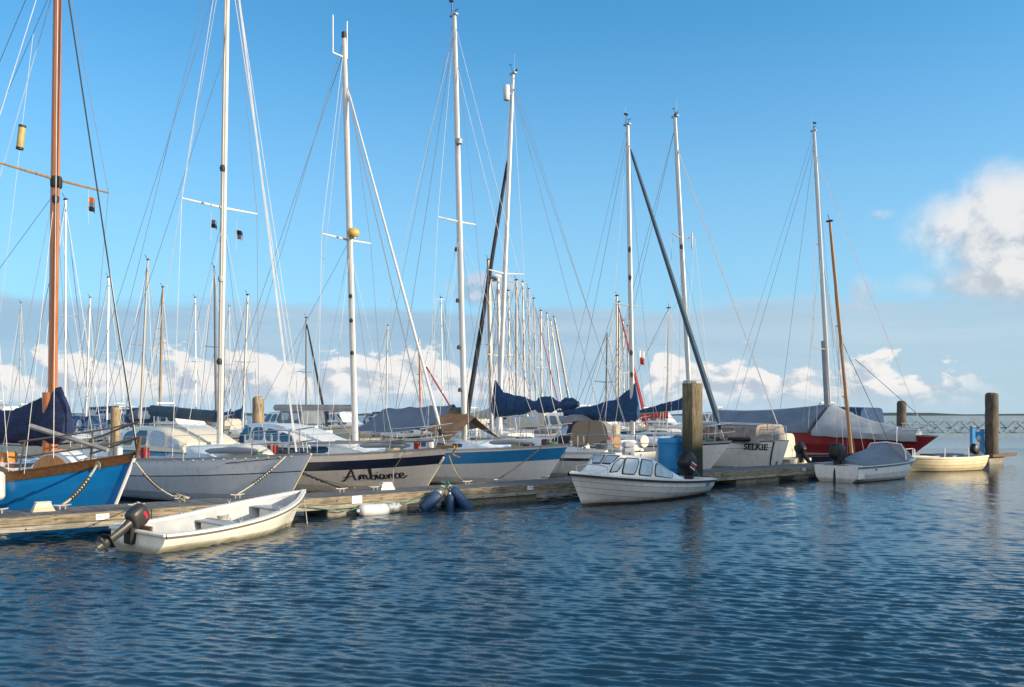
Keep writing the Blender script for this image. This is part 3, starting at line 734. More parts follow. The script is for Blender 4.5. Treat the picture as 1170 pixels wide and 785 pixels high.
# gangway bridge, far right
br = thing('truss_footbridge', 'long blue grey steel truss footbridge low over the water behind the last pile', 'footbridge', (24.5, 62, 0), math.radians(2))
Lb = 26
for y, nm in ((0, 0), (2.0, 1)):
    MB().beam((0, y, 1.98), (Lb, y, 1.98), .2, .26).build('top_chord', galv, br, smooth=False)
    MB().beam((0, y, .86), (Lb, y, .86), .2, .30).build('bottom_chord', galv, br, smooth=False)
    k = 13
    for i in range(k):
        x = Lb*i/k; st = Lb/k
        MB().beam((x, y, .98), (x+st/2, y, 1.88), .13, .14).build('diagonal', galv, br, smooth=False)
        MB().beam((x+st/2, y, 1.88), (x+st, y, .98), .13, .14).build('diagonal', galv, br, smooth=False)
MB().box((Lb/2, 1, .80), (Lb, 1.9, .05)).build('walkway', plank, br)
MB().box((Lb/2, 2.08, 1.35), (Lb, .02, .10)).build('kick_rail', alud, br)
for x in (1, 13, 25):
    MB().tube([(x, .2, -1), (x, .2, .78)], .14, 10).tube([(x, 1.8, -1), (x, 1.8, .78)], .14, 10).build('support_leg', galv, br)
# ================================================================ piles
def pile(px, Y, ztop, w_, label, m, lean=0., cap=None, name='mooring_pile', sides=8, chip=.02, seed=1):
    R = random.Random(seed); p = V((px-CX)/F*Y, Y, 0)
    r_ = thing(name, label, 'pile', p, R.uniform(0, .3) if cap is None else math.radians(34))
    rings = []
    for z in np.linspace(-1.2, ztop, 14):
        rg = []
        for k in range(16):
            if sides == 4:
                th = 2*math.pi*k/16; c_, s_ = math.cos(th), math.sin(th); q = 1/max(abs(c_), abs(s_)); rr_ = min(q, 1.22)*w_/2
            else: th = 2*math.pi*k/16; rr_ = w_/2
            rr_ *= (1+R.uniform(-chip, chip))*(1.04-.05*z/ztop)
            rg.append(V(rr_*math.cos(th)+lean*z, rr_*math.sin(th), z))
        rings.append(rg)
    if cap is None:                                   # worn, rounded top
        rings.append([V(lean*ztop, 0, ztop)+(q-V(lean*ztop, 0, ztop))*.8+V(0, 0, .07+R.uniform(-.03, .03)) for q in rings[-1]])
        rings.append([V(lean*ztop, 0, ztop)+(q-V(lean*ztop, 0, ztop))*.35+V(0, 0, .1+R.uniform(-.03, .02)) for q in rings[-2]])
    MB().loft(rings).build('post', m, r_, ang=32)
    if cap: MB().lathe([(w_*.60, ztop-.02), (w_*.61, ztop+.05), (w_*.55, ztop+.08)], 8, Matrix.Rotation(math.radians(22.5), 4, 'Z')).build('cap', cap, r_)
    return r_
pile(791, 27.35, 3.28, .50, 'thick square timber pile with pale cap, standing between the blue drum and the outboard', oldpile, cap=mat('pile_cap', (.42, .42, .40), .7, var=.15), sides=4)
pile(1133, 42.2, 3.25, .58, 'dark round timber pile at the far right end of the pontoon', piledark, seed=3, chip=.04)
pile(1030, 47.5, 2.95, .48, 'dark pile just beyond the bow of the red boat, in front of the footbridge', piledark, seed=4)
pile(295, 38., 2.98, .48, 'timber pile with sunlit side, standing behind the pale blue boat', piletop, seed=5)
pile(132, 33., 2.50, .34, 'slim timber pile behind the bow rail of the bright blue boat', piletop, seed=6)

# ================================================================ added building out of view to the right, put there to shade the cabin boat
ctr = V(5.6, 27.4, 0)+V(.929, -.370, 0)*40
qy = thing('shade_building', 'added brick building out of view on the right, shading the cabin boat', 'building', ctr, math.atan2(.929, -.370)+0)
qy.rotation_euler[2] = math.atan2(.929, .370)
qs = MB().box((0, 4.0, .2), (60, 16, 2.2)).build('quay', concrete); qs.parent = qy  # invented slab under the added building
HB = 10.3
MB().box((-.5, 0, 1.3+HB/2-1.0), (17.5, 7, HB-1.6)).build('wall', brick, qy)
g = [[V(x, y, z) for y, z in ((-3.9, HB-1.0), (0, HB+.2), (3.9, HB-1.0))] for x in (-9.5, 8.5)]
rf = MB().grid(g).grid([[q-V(0, 0, .25) for q in r_] for r_ in g], flip=True).build('roof', mat('roof_tiles', (.20, .09, .06), .8, bump=.5), qy, smooth=False)
for fl in (2.6, 5.6):
    for i in range(5):
        for sy in (-1, 1):
            f_ = MB().box((-7.6+i*3.6, sy*3.52, fl), (1.5, .10, 1.5)).build('window', white, qy)
            MB().box((-7.6+i*3.6, sy*3.56, fl), (1.3, .08, 1.3)).build('pane', glass, f_)
# ================================================================ moored yachts along the pontoon, left to right
ROWS = lambda a, b_, c_=(): [('k', 0, 0), ('k', .4, 0), ('k', .75, 0), ('a', 0, 0), ('a', .08, 1)]+[('a', .25, 1), ('s', .62, 1), ('s', a, 2), ('s', b_, 1), ('s', 0, 0)]
def mooring(label, pts, r, m, sag=.05, snub=None, group=None):
    a = Vector(pts[0]); root = thing('mooring_line', label, 'rope', a, 0, group)
    pts = [Vector(p)-a for p in pts]
    rope(pts, r, m, root, sag=sag)
    if snub:
        a_, b_ = pts[0], pts[-1]; q = []
        for i in range(61):
            t = lerp(snub[0], snub[1], i/60); c_ = a_.lerp(b_, t)+V(0, 0, -sag*4*t*(1-t)); th = i*.9
            q.append(c_+V(math.cos(th)*r*1.7, 0, math.sin(th)*r*1.7))
        MB().tube(q, r*.8, 5).build('snubber', roped, root)
    return root
FRONT = []
# ---- bright blue wooden yacht
h = Hull(10.8, 3.1, 1.46, .80, 1.0, rake=.85, srake=.8, tw=.45, sm=.5, draft=.5, e=2.0)
b = Boat('wooden_sailboat', 'bright blue wooden yacht with orange varnished mast and brown rubbing band, left edge', 'sailboat', h, 154, rz=math.radians(-24))
FRONT.append(b)
h.build(b.root, ROWS(.3, .26), [antiblue, brightblue, brightblue], 1)
h.strip(b.root, 'bulwark_band', rubwood, -.03, .17, .03)
h.strip(b.root, 'cap_rail', rubwood, -.05, -.02, .055)
h.deck(b.root, mat('canvas_deck', (.50, .50, .48), .7, var=.1), .06)
MB().tube([h.P(0, 1.44)+V(.03, 0, 0), h.P(0, -.1)+V(.03, 0, 0)], .035, 6).build('stem_band', whitepaint, b.root)  # white strip stands for sunlight on the far side of the bow
S, o = cabin(b, .26, .80, .85, .50, .56, mat('cabin_side_wood', (.17, .12, .09), .5, var=.2, vs_=3, stretch=(1, 6, 6)), wins=((.15, .3, .35, .75), (.4, .55, .35, .75), (.65, .8, .35, .75)), sink=.02)
MB().grid([[S.P(u, f, sd, .02)+V(0, 0, .012) for f, sd in ((.93, -1), (.98, -1), (1, -1), (1, 1), (.98, 1), (.93, 1))] for u in [i/8 for i in range(9)]]).build('cabin_roof', white, o)
# curved orange companion hatch near the foredeck
sh = Shell(-1.5, -2.7, lambda u: .40, lambda u: .50*math.sin(math.pi*(.12+.76*u)), lambda u: h.zs(.19)-.08, .35)
oo = sh.build(b.root, 'fore_hatch', white); MB().grid([[sh.P(u, f, -1, .012) for f in (.12, .4, .8)] for u in [.08+.84*i/10 for i in range(11)]]).build('hatch_side', orangewood, oo)
for x, y, s_ in ((-3.6, -.3, .30), (-2.9, .35, .26), (-4.6, .2, .3)):
    MB().box((x, y, h.zs(-x/h.L)+.42), (s_, s_*1.3, .24), bev=.03).build('skylight_box', orangewood if s_ > .28 else varnish, b.root)
m_, base, top_ = rig(b, 59, (67, -90), 1.2, .125, spr=((.525, 1.55),), mm=varnish, gear='none', sm=brownmast, fore=(.97, -.1), d=None,
    extra=((.98, V(.05, 0, 1.55), .022, roped), (.93, V(-1.2, -1.0, 1.4), .009, wirel), (.9, V(-7.6, .4, 1.6), .008, wirel), (.9, V(-8.6, -.6, 1.6), .007, wire), (.5, V(-9.0, 0, 1.6), .008, wirel)))
MB().lathe([(.11, -.25), (.125, -.2), (.125, -.05), (.11, 0)], 12, Matrix.Translation(base.lerp(top_, .525)+V(.03, 0, .05))).build('mast_band', rubber, m_)
MB().lathe([(.03, -.18), (.07, -.16), (.08, -.06), (.03, 0)], 10, Matrix.Translation(base.lerp(top_, .485)+V(.14, -.1, .1))).build('deck_light', rubber, m_)
MB().tube([base+V(-.05, 0, 0), base+V(-.05, 0, 1.6)], .16, 12).build('mast_foot', varnish, m_)
bm, p0, p1 = boom(b, base, 1.95, 5.2, varnish, .07, .1)
sail_cover(b, p0+V(.32, 0, 0), p1, ((-.06, .6, .05, .16), (-.04, .98, .2, .22), (.02, .95, .34, .24), (.08, .72, .36, .22), (.3, .42, .34, .22), (.7, .32, .26, .2), (1, .2, .16, .12)), navycloth, seed=3)
MB().tube([(-2.6, -.45, 2.05), (-.5, -.25, 1.55)], [.06, .05], 8).build('bowsprit_spar', alud, b.root)
pulpit(b, .22, .66, mat('dark_steel', (.16, .13, .11), .5, metal=.5), .022)
MB().tube([(.05, 0, 1.4), (.16, 0, 1.85)], .04, 8).build('bow_post', rubwood, b.root)
for t in (.42, .62, .8):
    MB().tube([b.rail(t, -1, 0), b.rail(t, -1, .65)], .022, 8).build('stanchion', whitepaint, b.root)
th_ = b.d_at(126)/h.L; hb_ = h.P(th_, h.zs(th_)-.10, -1, .035)
MB().lathe([(.05, 0), (.10, .012), (.10, .03), (.055, .035)], 14, Matrix.Translation(hb_) @ Matrix.Rotation(math.pi/2, 4, 'X')).build('hawse_ring', alud, b.root)
mooring('thick mooring line with coiled snubber from the bright blue bow to a pontoon cleat', [b.wld(hb_+V(0, -.03, 0)), CL[84]], .024, ropew, .10, (.25, .8))
tf = b.d_at(56)/h.L; pf = b.wld(h.P(tf, h.zs(tf)-.24, -1, .17)); fender('white cylinder fender with blue top hanging on the bright blue hull', pf, .62, .14, fenderw, endm=fenderb, linep=b.wld(h.P(tf, h.zs(tf), -1, .05)))
mooring('pale rope from the bright blue bow down to the pontoon near the grey boat', [b.wld(V(.02, 0, 1.3)), CL[225]+V(-.1, .0, 0)], .018, ropew, .12, (.2, .6))
# courtesy flag and radar reflector on the shrouds
def flag(label, p, w_, h_, cols, ang=.3):
    root = thing('flag', label, 'flag', p, ang)
    n = len(cols)
    for k, cm in enumerate(cols):
        g = [[V(w_*i/8, .05*math.sin(i*.9), -h_*(k+j)/n-.35*w_*(i/8)**1.3) for j in (0, 1)] for i in range(9)]
        MB().grid(g).grid([[q+V(0, .004, 0) for q in r_] for r_ in g], flip=True).build('stripe', cm, root)
    MB().tube([(0, 0, .25), (0, 0, -h_-.4)], .006, 4).build('halyard', wirel, root); return root
orangef = mat('orange_cloth', (.55, .16, .04), .8)
flag('small orange and grey pennant under the right spreader of the varnished mast', pxpt(101, 224, 26.2), .20, .42, (orangef, greycloth, blackcloth), .8)
rr = thing('radar_reflector', 'yellowish tube radar reflector hanging in the shrouds left of the varnished mast', 'reflector', pxpt(24, 157, 24), 0)
MB().lathe([(.03, -.32), (.085, -.30), (.09, -.28), (.09, .26), (.085, .30), (.02, .33)], 14, Matrix.Rotation(.12, 4, 'Y')).build('tube', mat('faded_yellow', (.45, .36, .14), .6), rr)
for z in (-.30, .30): MB().lathe([(.095, z-.03), (.095, z+.03)], 14, Matrix.Rotation(.12, 4, 'Y')).build('end_band', rubber, rr)
MB().tube([(.03, 0, .3), (.33, 0, 2.8)], .007, 4).tube([(-.03, 0, -.3), (-.6, 0, -5.0)], .007, 4).build('line', wire, rr)
# ---- pale blue-grey sloop with cream wheelhouse
h = Hull(10.6, 3.3, 1.36, 1.12, 1.15, rake=1.15, srake=-.3, tw=.7, draft=.4)
b = Boat('sloop', 'pale blue grey sloop with cream shelter and white mast, right of the bright blue boat', 'sailboat', h, 355, rz=math.radians(-38))
FRONT.append(b)
h.build(b.root, [('k', 0, 0), ('k', .5, 0), ('a', 0, 0), ('a', .08, 1), ('a', .3, 1), ('s', .44, 2), ('s', .415, 1), ('s', .2, 1), ('s', 0, 0)], [antiblue, paleblue, navy], 1)
h.strip(b.root, 'toe_rail', alu, -.035, .015, .012); h.deck(b.root, deckgrey)
tr_ = MB()
for i in range(34):
    t = .05+.9*i/33
    for sd in (1, -1): tr_.box(h.P(t, h.zs(t)-.03, sd, .014), (.10, .02, .018))
tr_.build('toe_rail_slots', whitepaint, b.root)
MB().tube([h.P(0, 1.36)+V(.02, 0, 0), h.P(0, -.1)+V(.02, 0, 0)], .025, 6).tube([h.P(0.01, 1.3, 1)+V(-.02, .09, 0), h.P(0.01, .2, 1)+V(-.1, .07, 0)], .018, 6).build('stem_band', offwhite, b.root)  # pale tubes paint in the sunlit sliver of the port bow
S, o = cabin(b, .27, .68, .98, .34, .50, mat('cabin_pale_blue', (.50, .58, .66), .3, var=.04), band=(.42, .98, .25, .72, midblue), wins=((.55, .68, .35, .7), (.76, .88, .35, .7)), wm=blueglass)
xa, xb = -b.d_at(249), -b.d_at(172)
sh = Shell(xa, xb, lambda u: 1.0, lambda u: (.22+.45*math.sin(min(1, u*2.2)*math.pi/2)) if u < .8 else .67-.9*(u-.8)**1.2, lambda u: h.zs(.6)+.22, .36, .3)
oo = sh.build(b.root, 'shelter', offwhite)
for u0, u1 in ((.05, .22), (.27, .5), (.55, .72), (.77, .93)): sh.win(oo, u0, u1, .22, .82, glass if u0 > .5 else paleglass, rnd_=.15)
MB().tube([sh.P(.0, f, -1, .01) for f in (0, .5, .9, 1)]+[sh.P(.0, f, 1, .01) for f in (1, .9, .5, 0)], .03, 6).build('shelter_frame', creamcloth, oo)
cockpit(b, .72, .94)
dn = Shell(-1.7, -3.6, lambda u: .5*math.sin(math.pi*(.15+.75*u))+.02, lambda u: .34*math.sin(math.pi*(.1+.8*u)), lambda u: h.zs(.25)+.02, .6)
d_ = thing('upturned_dinghy', 'white upturned dinghy lashed on the foredeck of the pale blue grey sloop', 'dinghy', b.wld(V(0, 0, 0)), b.rz)
dn.build(d_, 'hull', offwhite)
m_, base, top_ = rig(b, 251, (261, -120), 1.52, .105, spr=((.43, 1.15),), mm=whitemast, gear='none', fore=(.95, .1), furl=None,
    extra=((.97, V(-.35, -.15, 1.4), .03, wirel), (.90, V(-.5, .2, 1.4), .012, wirel), (.93, V(-9, .7, 1.5), .010, wirel), (.9, V(-9.8, -1, 1.4), .008, wire), (.72, V(-8, -1.2, 1.5), .008, wirel), (.95, V(-5.5, 1.3, 1.6), .016, roped)))
for f, m2 in ((.5, rubber), (.15, rubber), (.30, plasticg)): MB().lathe([(.06, -.08), (.08, 0), (.05, .08)], 10, Matrix.Translation(base.lerp(top_, f)+V(.08, -.10, 0))).build('mast_fitting', m2, m_)
MB().tube([base+V(.1, -.1, .2), base.lerp(top_, .99)+V(.07, -.1, 0)], .02, 6).build('mast_track', alud, m_)
bm, p0, p1 = boom(b, base, 2.25, 3.3, tealcloth, .13, .18)
pulpit(b, .15, .62); lifelines(b, .2, .86, 4)
flag('small dark flag left of the white mast, under its spreader', pxpt(241, 250, 26), .18, .24, (greycloth, blackcloth), .5)
flag('small dark crest flag right of the white mast, under its spreader', pxpt(270, 262, 26), .2, .26, (blackcloth, greycloth), .6)
mooring('mooring rope with twisted snubber from the grey sloop bow back to the pontoon', [b.wld(V(-.5, -.35, 1.3)), CL[292]], .018, ropew, .06, (.3, .7))
mooring('dark spring line sagging along the side of the pale blue grey sloop', [b.wld(V(-.6, -.45, 1.25)), b.wld(h.P(.55, .75, -1, .06)), b.wld(h.P(.72, .55, -1, .06))], .012, roped, 0)
# ---- beige sloop with a painted name
h = Hull(10.4, 3.35, 1.42, 1.10, 1.15, rake=1.2, srake=-.2, tw=.68, draft=.4)
b = Boat('sloop', 'beige sloop with wide navy band and a cursive name on its bow', 'sailboat', h, 513, rz=math.radians(-38))
FRONT.append(b)
h.build(b.root, [('k', 0, 0), ('k', .5, 0), ('a', 0, 0), ('a', .08, 1), ('a', .3, 1), ('s', .45, 2), ('s', .19, 1), ('s', .10, 1), ('s', 0, 0)], [antiblue, beige, navy], 1)
h.strip(b.root, 'toe_rail', alud, -.03, .02, .012); h.deck(b.root, deckgrey)
MB().tube([h.P(0, 1.15)+V(.02, 0, 0), h.P(0, -.1)+V(.02, 0, 0)], .03, 6).build('stem_band', offwhite, b.root)  # pale tube drawn in for the sunlit port edge of the stem
A_ = [[(0, .0), (.05, -.01), (.16, .09), (.25, .22), (.33, .32), (.34, .2), (.35, .02), (.40, .01)], [(.06, .10), (.2, .11), (.36, .13)]]
m1 = [[(.44, .0), (.49, .14), (.50, .03), (.50, .12), (.56, .15), (.57, .02), (.58, .12), (.64, .15), (.65, .03), (.69, .01)]]
bb = [[(.71, .02), (.77, .16), (.80, .30), (.76, .32), (.75, .15), (.76, .02), (.82, .0), (.86, .08), (.81, .13), (.77, .10)]]
ii = [[(.87, .09), (.90, .14), (.91, .02), (.95, .02)], [(.93, .20), (.94, .215)]]
aa_ = [[(1.07, .13), (1.0, .14), (.96, .06), (1.0, .0), (1.06, .07), (1.07, .13), (1.08, .02), (1.12, .01)]]
nn_ = [[(1.14, .13), (1.16, .01), (1.20, .12), (1.25, .13), (1.26, .02), (1.30, .02)]]
cc_ = [[(1.42, .12), (1.37, .15), (1.32, .07), (1.36, .0), (1.42, .02)]]
ee = [[(1.44, .06), (1.52, .09), (1.52, .15), (1.46, .14), (1.43, .05), (1.48, .0), (1.58, .05), (1.62, .07)]]
vs_, fs = stroke_verts(A_+m1+bb+ii+aa_+nn_+cc_+ee, .036)
vs_ = [(v[0]*1.13, v[1]*.92) for v in vs_]
x0n = -(b.d_at(424)+.1)
hull_text(b, vs_, fs, x0n, lambda x: h.zs(min(1, max(0, -(x0n+x)/h.L)))-.74, -1, inkblack)
S, o = cabin(b, .25, .66, 1.0, .30, .50, white, band=(.28, .98, .22, .74, navy), wins=((.45, .6, .3, .68), (.75, .88, .3, .68)), wm=blueglass)
sh = Shell(-b.d_at(385), -b.d_at(303), lambda u: 1.0, lambda u: .16+.55*math.sin(min(1, u*1.3)*math.pi/2), lambda u: h.zs(.6)+.24, .36, .35)
oo = sh.build(b.root, 'deckhouse', white)
for u0, u1 in ((.22, .40), (.43, .61), (.64, .82), (.85, .97)): sh.win(oo, u0, u1, .28, .84, blueglass, rnd_=.12)
MB().grid([[sh.P(u, f, sd, .02) for f, sd in ((.0, -1), (.5, -1), (.9, -1), (1, -1), (1, 1), (.9, 1), (.5, 1), (0, 1))] for u in (.92, .96, 1.0)]).build('hood_edge', bluecloth, oo)
cockpit(b, .7, .94)
m_, base, top_ = rig(b, 406, (393, 44), 1.50, .115, spr=((.50, .95),), fore=(.90, .15), mm=whitemast, gear='none', foot=.1,
    extra=((.88, V(-.6, -.1, 1.4), .022, alu), (.93, V(-7, .8, 1.5), .01, wirel), (.5, V(-9.2, 0, 1.5), .008, wire), (.97, V(-9.6, -.9, 1.5), .012, wire)), furl=(wirel, .025, .04))
for sy, hh in ((.12, 1.0), (-.42, 1.0)):
    MB().tube([top_+V(0, 0, -.55), top_+V(0, sy*1.04, -.55)], .022, 6).tube([top_+V(0, sy, -.56), top_+V(0, sy, hh-.45)], .017, 6).build('antenna', whitepaint, m_)
MB().box(top_+V(0, 0, .1), (.12, .12, .2), bev=.02).build('masthead_light', rubber, m_)
MB().ball(base.lerp(top_, .515)+V(.22, -.05, 0), .19, 14, (1, 1, .8)).build('radar_dome', yellowp, m_)
MB().beam(base.lerp(top_, .505), base.lerp(top_, .505)+V(.3, -.05, -.02), .06, .05).build('radar_bracket', alud, m_)
for f in (.36, .22, .3): MB().lathe([(.04, -.06), (.06, 0), (.03, .06)], 8, Matrix.Translation(base.lerp(top_, f)+V(.10, -.12, 0))).build('mast_fitting', rubber, m_)
bm, p0, p1 = boom(b, base, 2.50, 3.7, alud, .085, .03)
MB().tube([p1+V(.3, 0, 0), V(p1.x+.6, 0, 1.5)], .012, 5).build('mainsheet', wire, b.root); MB().tube([p0+V(-1., 0, 0), base+V(-.1, 0, .05)], .035, 6).build('vang', wire, b.root)
MB().tube([(-.35, -.2, 1.62), (-.55, -.25, 1.60), (-5.2, -1.25, 1.45)], .05, 6).build('whisker_pole', alud, b.root)
pulpit(b, .16, .62); lifelines(b, .2, .86, 5)
MB().beam((.25, 0, 1.44), (-.4, 0, 1.44), .16, .08).tube([(.3, 0, 1.5), (.12, 0, 1.25), (.28, .12, 1.15)], .03, 6).build('anchor_roller', mat('rusty_steel', (.32, .17, .06), .6, metal=.3), b.root)
mooring('dark mooring line with yellow tail from the beige hull to a pontoon cleat', [b.wld(h.P(.50, h.zs(.5)-.1, -1, .05)), CL[414]], .018, roped, .04, (.2, .8))
mooring('yellow rope looping down the beige hull near the grey bow', [b.wld(h.P(.48, h.zs(.48)+.35, -1, .05)), b.wld(h.P(.46, h.zs(.46)-.4, -1, .07)), b.wld(h.P(.42, .62, -1, .07)), CL[414]+V(.3, .1, 0)], .014, ropey, 0)
mooring('short rope over the navy band from the beige bow', [b.wld(h.P(.11, h.zs(.11)+.03, -1, .03)), b.wld(h.P(.13, h.zs(.13)-.5, -1, .03)), CL[452]+V(.4, .2, 0)], .010, ropew, 0)
# ---- white sloop with broad blue stripe
h = Hull(10.2, 3.4, 1.40, 1.12, 1.15, rake=1.25, srake=-.3, tw=.72, draft=.4)
b = Boat('sloop', 'white sloop with a broad mid blue stripe along the top of its hull', 'sailboat', h, 650, rz=math.radians(-45))
FRONT.append(b)
h.build(b.root, [('k', 0, 0), ('k', .5, 0), ('a', 0, 0), ('a', .08, 1), ('a', .3, 1), ('s', .44, 2), ('s', .07, 1), ('s', .03, 1), ('s', 0, 0)], [mat('brown_boot_stripe', (.2, .10, .05), .7), greyhull, midblue], 1)
h.strip(b.root, 'toe_rail', alu, -.04, .02, .012); h.deck(b.root, deckgrey)
S, o = cabin(b, .24, .66, 1.0, .28, .46, paleblue, wins=((.3, .42, .35, .7), (.5, .62, .35, .7), (.7, .85, .35, .7)), wm=glass)
cockpit(b, .7, .94)
m_, base, top_ = rig(b, 531, (519, 18), 1.42, .125, spr=((.515, .85), ), fore=(.985, .2), mm=whitemast,
    extra=((.9, V(-.9, .2, 1.4), .010, wirel), (.97, V(-9.8, .8, 1.4), .012, wire), (.97, V(-9.9, -.6, 1.4), .010, wirel), (.7, V(-3, -1.3, 1.3), .008, wirel), (.5, V(-2.2, 1.3, 1.3), .008, wirel)))
MB().lathe([(.05, -.1), (.12, -.08), (.13, .08), (.06, .1)], 12, Matrix.Translation(base.lerp(top_, .70)+V(.18, -.1, 0))).build('deck_light', plasticg, m_)
for f in (.33, .22, .45, .12): MB().lathe([(.05, -.07), (.06, 0), (.03, .07)], 8, Matrix.Translation(base.lerp(top_, f)+V(-.05, -.13, 0))).build('mast_fitting', rubber, m_)
bm, p0, p1 = boom(b, base, 2.42, 3.9, tealcloth, .12, -.12)
# awning over the boom
def awning(label, b, ridge, spread, drop, m, m2, n=10, fore=.35):
    root = thing('awning', label, 'awning', b.wld(V(0, 0, 0)), b.rz)
    a, c_ = Vector(ridge[0]), Vector(ridge[1])
    for sd in (1, -1):
        g = []
        for i in range(n+1):
            t = i/n; r_ = a.lerp(c_, t); row = []
            for j in range(7):
                s_ = j/6; sg = -.10*math.sin(math.pi*s_)*1.0-.12*math.sin(math.pi*t)*s_
                flare = 1+.10*math.cos(t*math.pi*2)*s_
                row.append(r_+V(0, sd*spread*s_*flare, -drop*s_+sg+.02*math.sin(t*21+sd)*s_+(.05 if s_ == 0 and i % 3 == 0 else 0)))
            g.append(row)
        mb = MB().grid(g, flip=(sd == 1)); mb.grid([[q+V(0, 0, -.012) for q in r_] for r_ in g], flip=(sd == -1))
        mb.build('side_panel', m, root)
    if m2:
        f = fore; g = []
        for i in range(5):
            t = i/4; g.append([a+V(f*t*3, sd_*spread*.95*s_, -drop*s_-.35*t-.05) for sd_, s_ in ((1, 1), (1, .66), (1, .33), (1, 0), (-1, .33), (-1, .66), (-1, 1))])
        mb = MB().grid(g); mb.grid([[q+V(0, 0, -.012) for q in r_] for r_ in g], flip=True); mb.build('front_panel', m2, root)
    return root
awning('blue grey tarpaulin awning with brown front panel over the boom of the blue striped sloop', b, ((base.x-.55, 0, 2.62), (base.x-4.6, 0, 2.50)), 1.25, .75, greycloth, browncloth)
MB().tube([b.loc(pxpt(487, 419, 33)), b.loc(pxpt(519, 472, 33))], .035, 6).build('red_halyard_bag', redcloth, b.root)
pulpit(b, .15, .62); lifelines(b, .2, .86, 4)
wn = MB()
for x, y, z, s_ in ((-1.0, .1, .12, .22), (-1.6, -.2, .08, .16), (-2.0, .25, .1, .2)): wn.box((x, y, h.zs(-x/h.L)+z), (s_*1.4, s_, s_), bev=.03)
wn.build('windlass', mat('maroon_cover', (.16, .04, .05), .8), b.root)
mooring('dark rope from the blue striped bow down to the pontoon', [b.wld(V(-.7, -.5, 1.3)), CL[596]], .014, roped, .04)
mooring('pale rope from the beige bow across the white hull to the pontoon', [on_line(513, DW+.4)+V(0, 0, 1.2), CL[560]], .012, ropey, .2)
mooring('dark rope at the blue striped bow running to the right', [b.wld(V(-.15, 0, 1.2)), CL[650]+V(.3, .1, 0)], .014, roped, .04)
# ---- ketch moored stern to, navy sail bag over its boom
h = Hull(10.0, 3.3, 1.40, 1.02, 1.05, rake=1.2, srake=.25, tw=.62, draft=.4)
b = Boat('cruising_yacht', 'white cruising yacht moored stern first with a long navy bag over its boom', 'sailboat', h, 726, stern=True, off=DW+1.1)
FRONT.append(b)
h.build(b.root, [('k', 0, 0), ('k', .5, 0), ('a', 0, 0), ('a', .08, 1), ('a', .3, 1), ('s', .26, 2), ('s', .16, 1), ('s', .08, 1), ('s', 0, 0)], [antiblue, white, navy], 1)
h.strip(b.root, 'toe_rail', alu, -.04, .02, .012); h.deck(b.root, deckgrey)
S, o = cabin(b, .28, .68, 1.0, .3, .5, white, wins=((.4, .55, .35, .7), (.62, .78, .35, .7)))
cockpit(b, .72, .95)
sh = Shell(-6.5, -7.8, lambda u: .95, lambda u: .2+.62*math.sin(min(1, u*1.3)*math.pi/2), lambda u: h.zs(.7)+.30, .5, .4)
oo = sh.build(b.root, 'sprayhood', blackcloth); sh.win(oo, .25, .8, .35, .8, paleglass)
m_, base, top_ = rig(b, 569, (586, 85), 1.42, .12, spr=((.45, .9),), mm=whitemast, fore=(.80, .2), furl=(mat('furled_dark_sail', (.035, .035, .05), .8, var=.3, vs_=8), .06, .10), gear='vane',
    extra=((.97, V(-9.3, .6, 1.3), .012, wire), (.97, V(-9.3, -.6, 1.3), .012, wire), (.9, V(-4, 1.4, 1.3), .008, wirel)))
MB().lathe([(.11, -.3), (.13, -.27), (.13, .27), (.11, .3)], 12, Matrix.Translation(base.lerp(top_, .945)+V(.0, .28, 0))).beam(base.lerp(top_, .945), base.lerp(top_, .945)+V(0, .28, 0), .05, .05).build('radar_reflector', fenderw, m_)
bm, p0, p1 = boom(b, base, 2.62, 4.5, alud, .07, .05)
sail_cover(b, p0+V(.3, 0, 0), p0.lerp(p1, .50), ((-.05, .6, .3, .12), (0, 1.12, .42, .15), (.10, .86, .42, .2), (.22, .55, .38, .24), (.6, .40, .34, .24), (1., .18, .16, .12)), bluecloth, seed=5)
sail_cover(b, p0.lerp(p1, .485), p0.lerp(p1, .80), ((0, .15, .15, .1), (.2, .33, .28, .2), (.6, .33, .27, .2), (1, .12, .12, .08)), bluecloth, seed=6)
sail_cover(b, p0.lerp(p1, .79), p0.lerp(p1, 1.02), ((0, .12, .12, .08), (.3, .26, .20, .16), (.7, .24, .17, .15), (1, .1, .08, .06)), bluecloth, seed=7)
pushpit(b); lifelines(b, .2, .84, 4)
for sd, y0 in ((1, .75), (-1, -.6)):
    MB().lathe([(.12, -.035), (.19, -.03), (.215, 0), (.19, .03), (.12, .035)], 18, Matrix.Translation((-9.85, y0, h.zs(1)+.35)) @ Matrix.Rotation(math.pi/2, 4, 'Y')).build('horseshoe_buoy', mat('tan_buoy', (.34, .19, .09), .7) if sd == 1 else offwhite, b.root)
MB().box((-9.4, -.1, h.zs(1)+.2), (.7, 1.0, .4), bev=.08).build('stern_locker', white, b.root)
for y in (-.3, .2): MB().tube([(-10.0, y, 1.0), (-10.15, y, .1)], .02, 6).build('stern_ladder', steel, b.root)
MB().box((-9.6, .5, 1.75), (.18, .3, .5), bev=.06).build('covered_outboard', ropew, b.root)
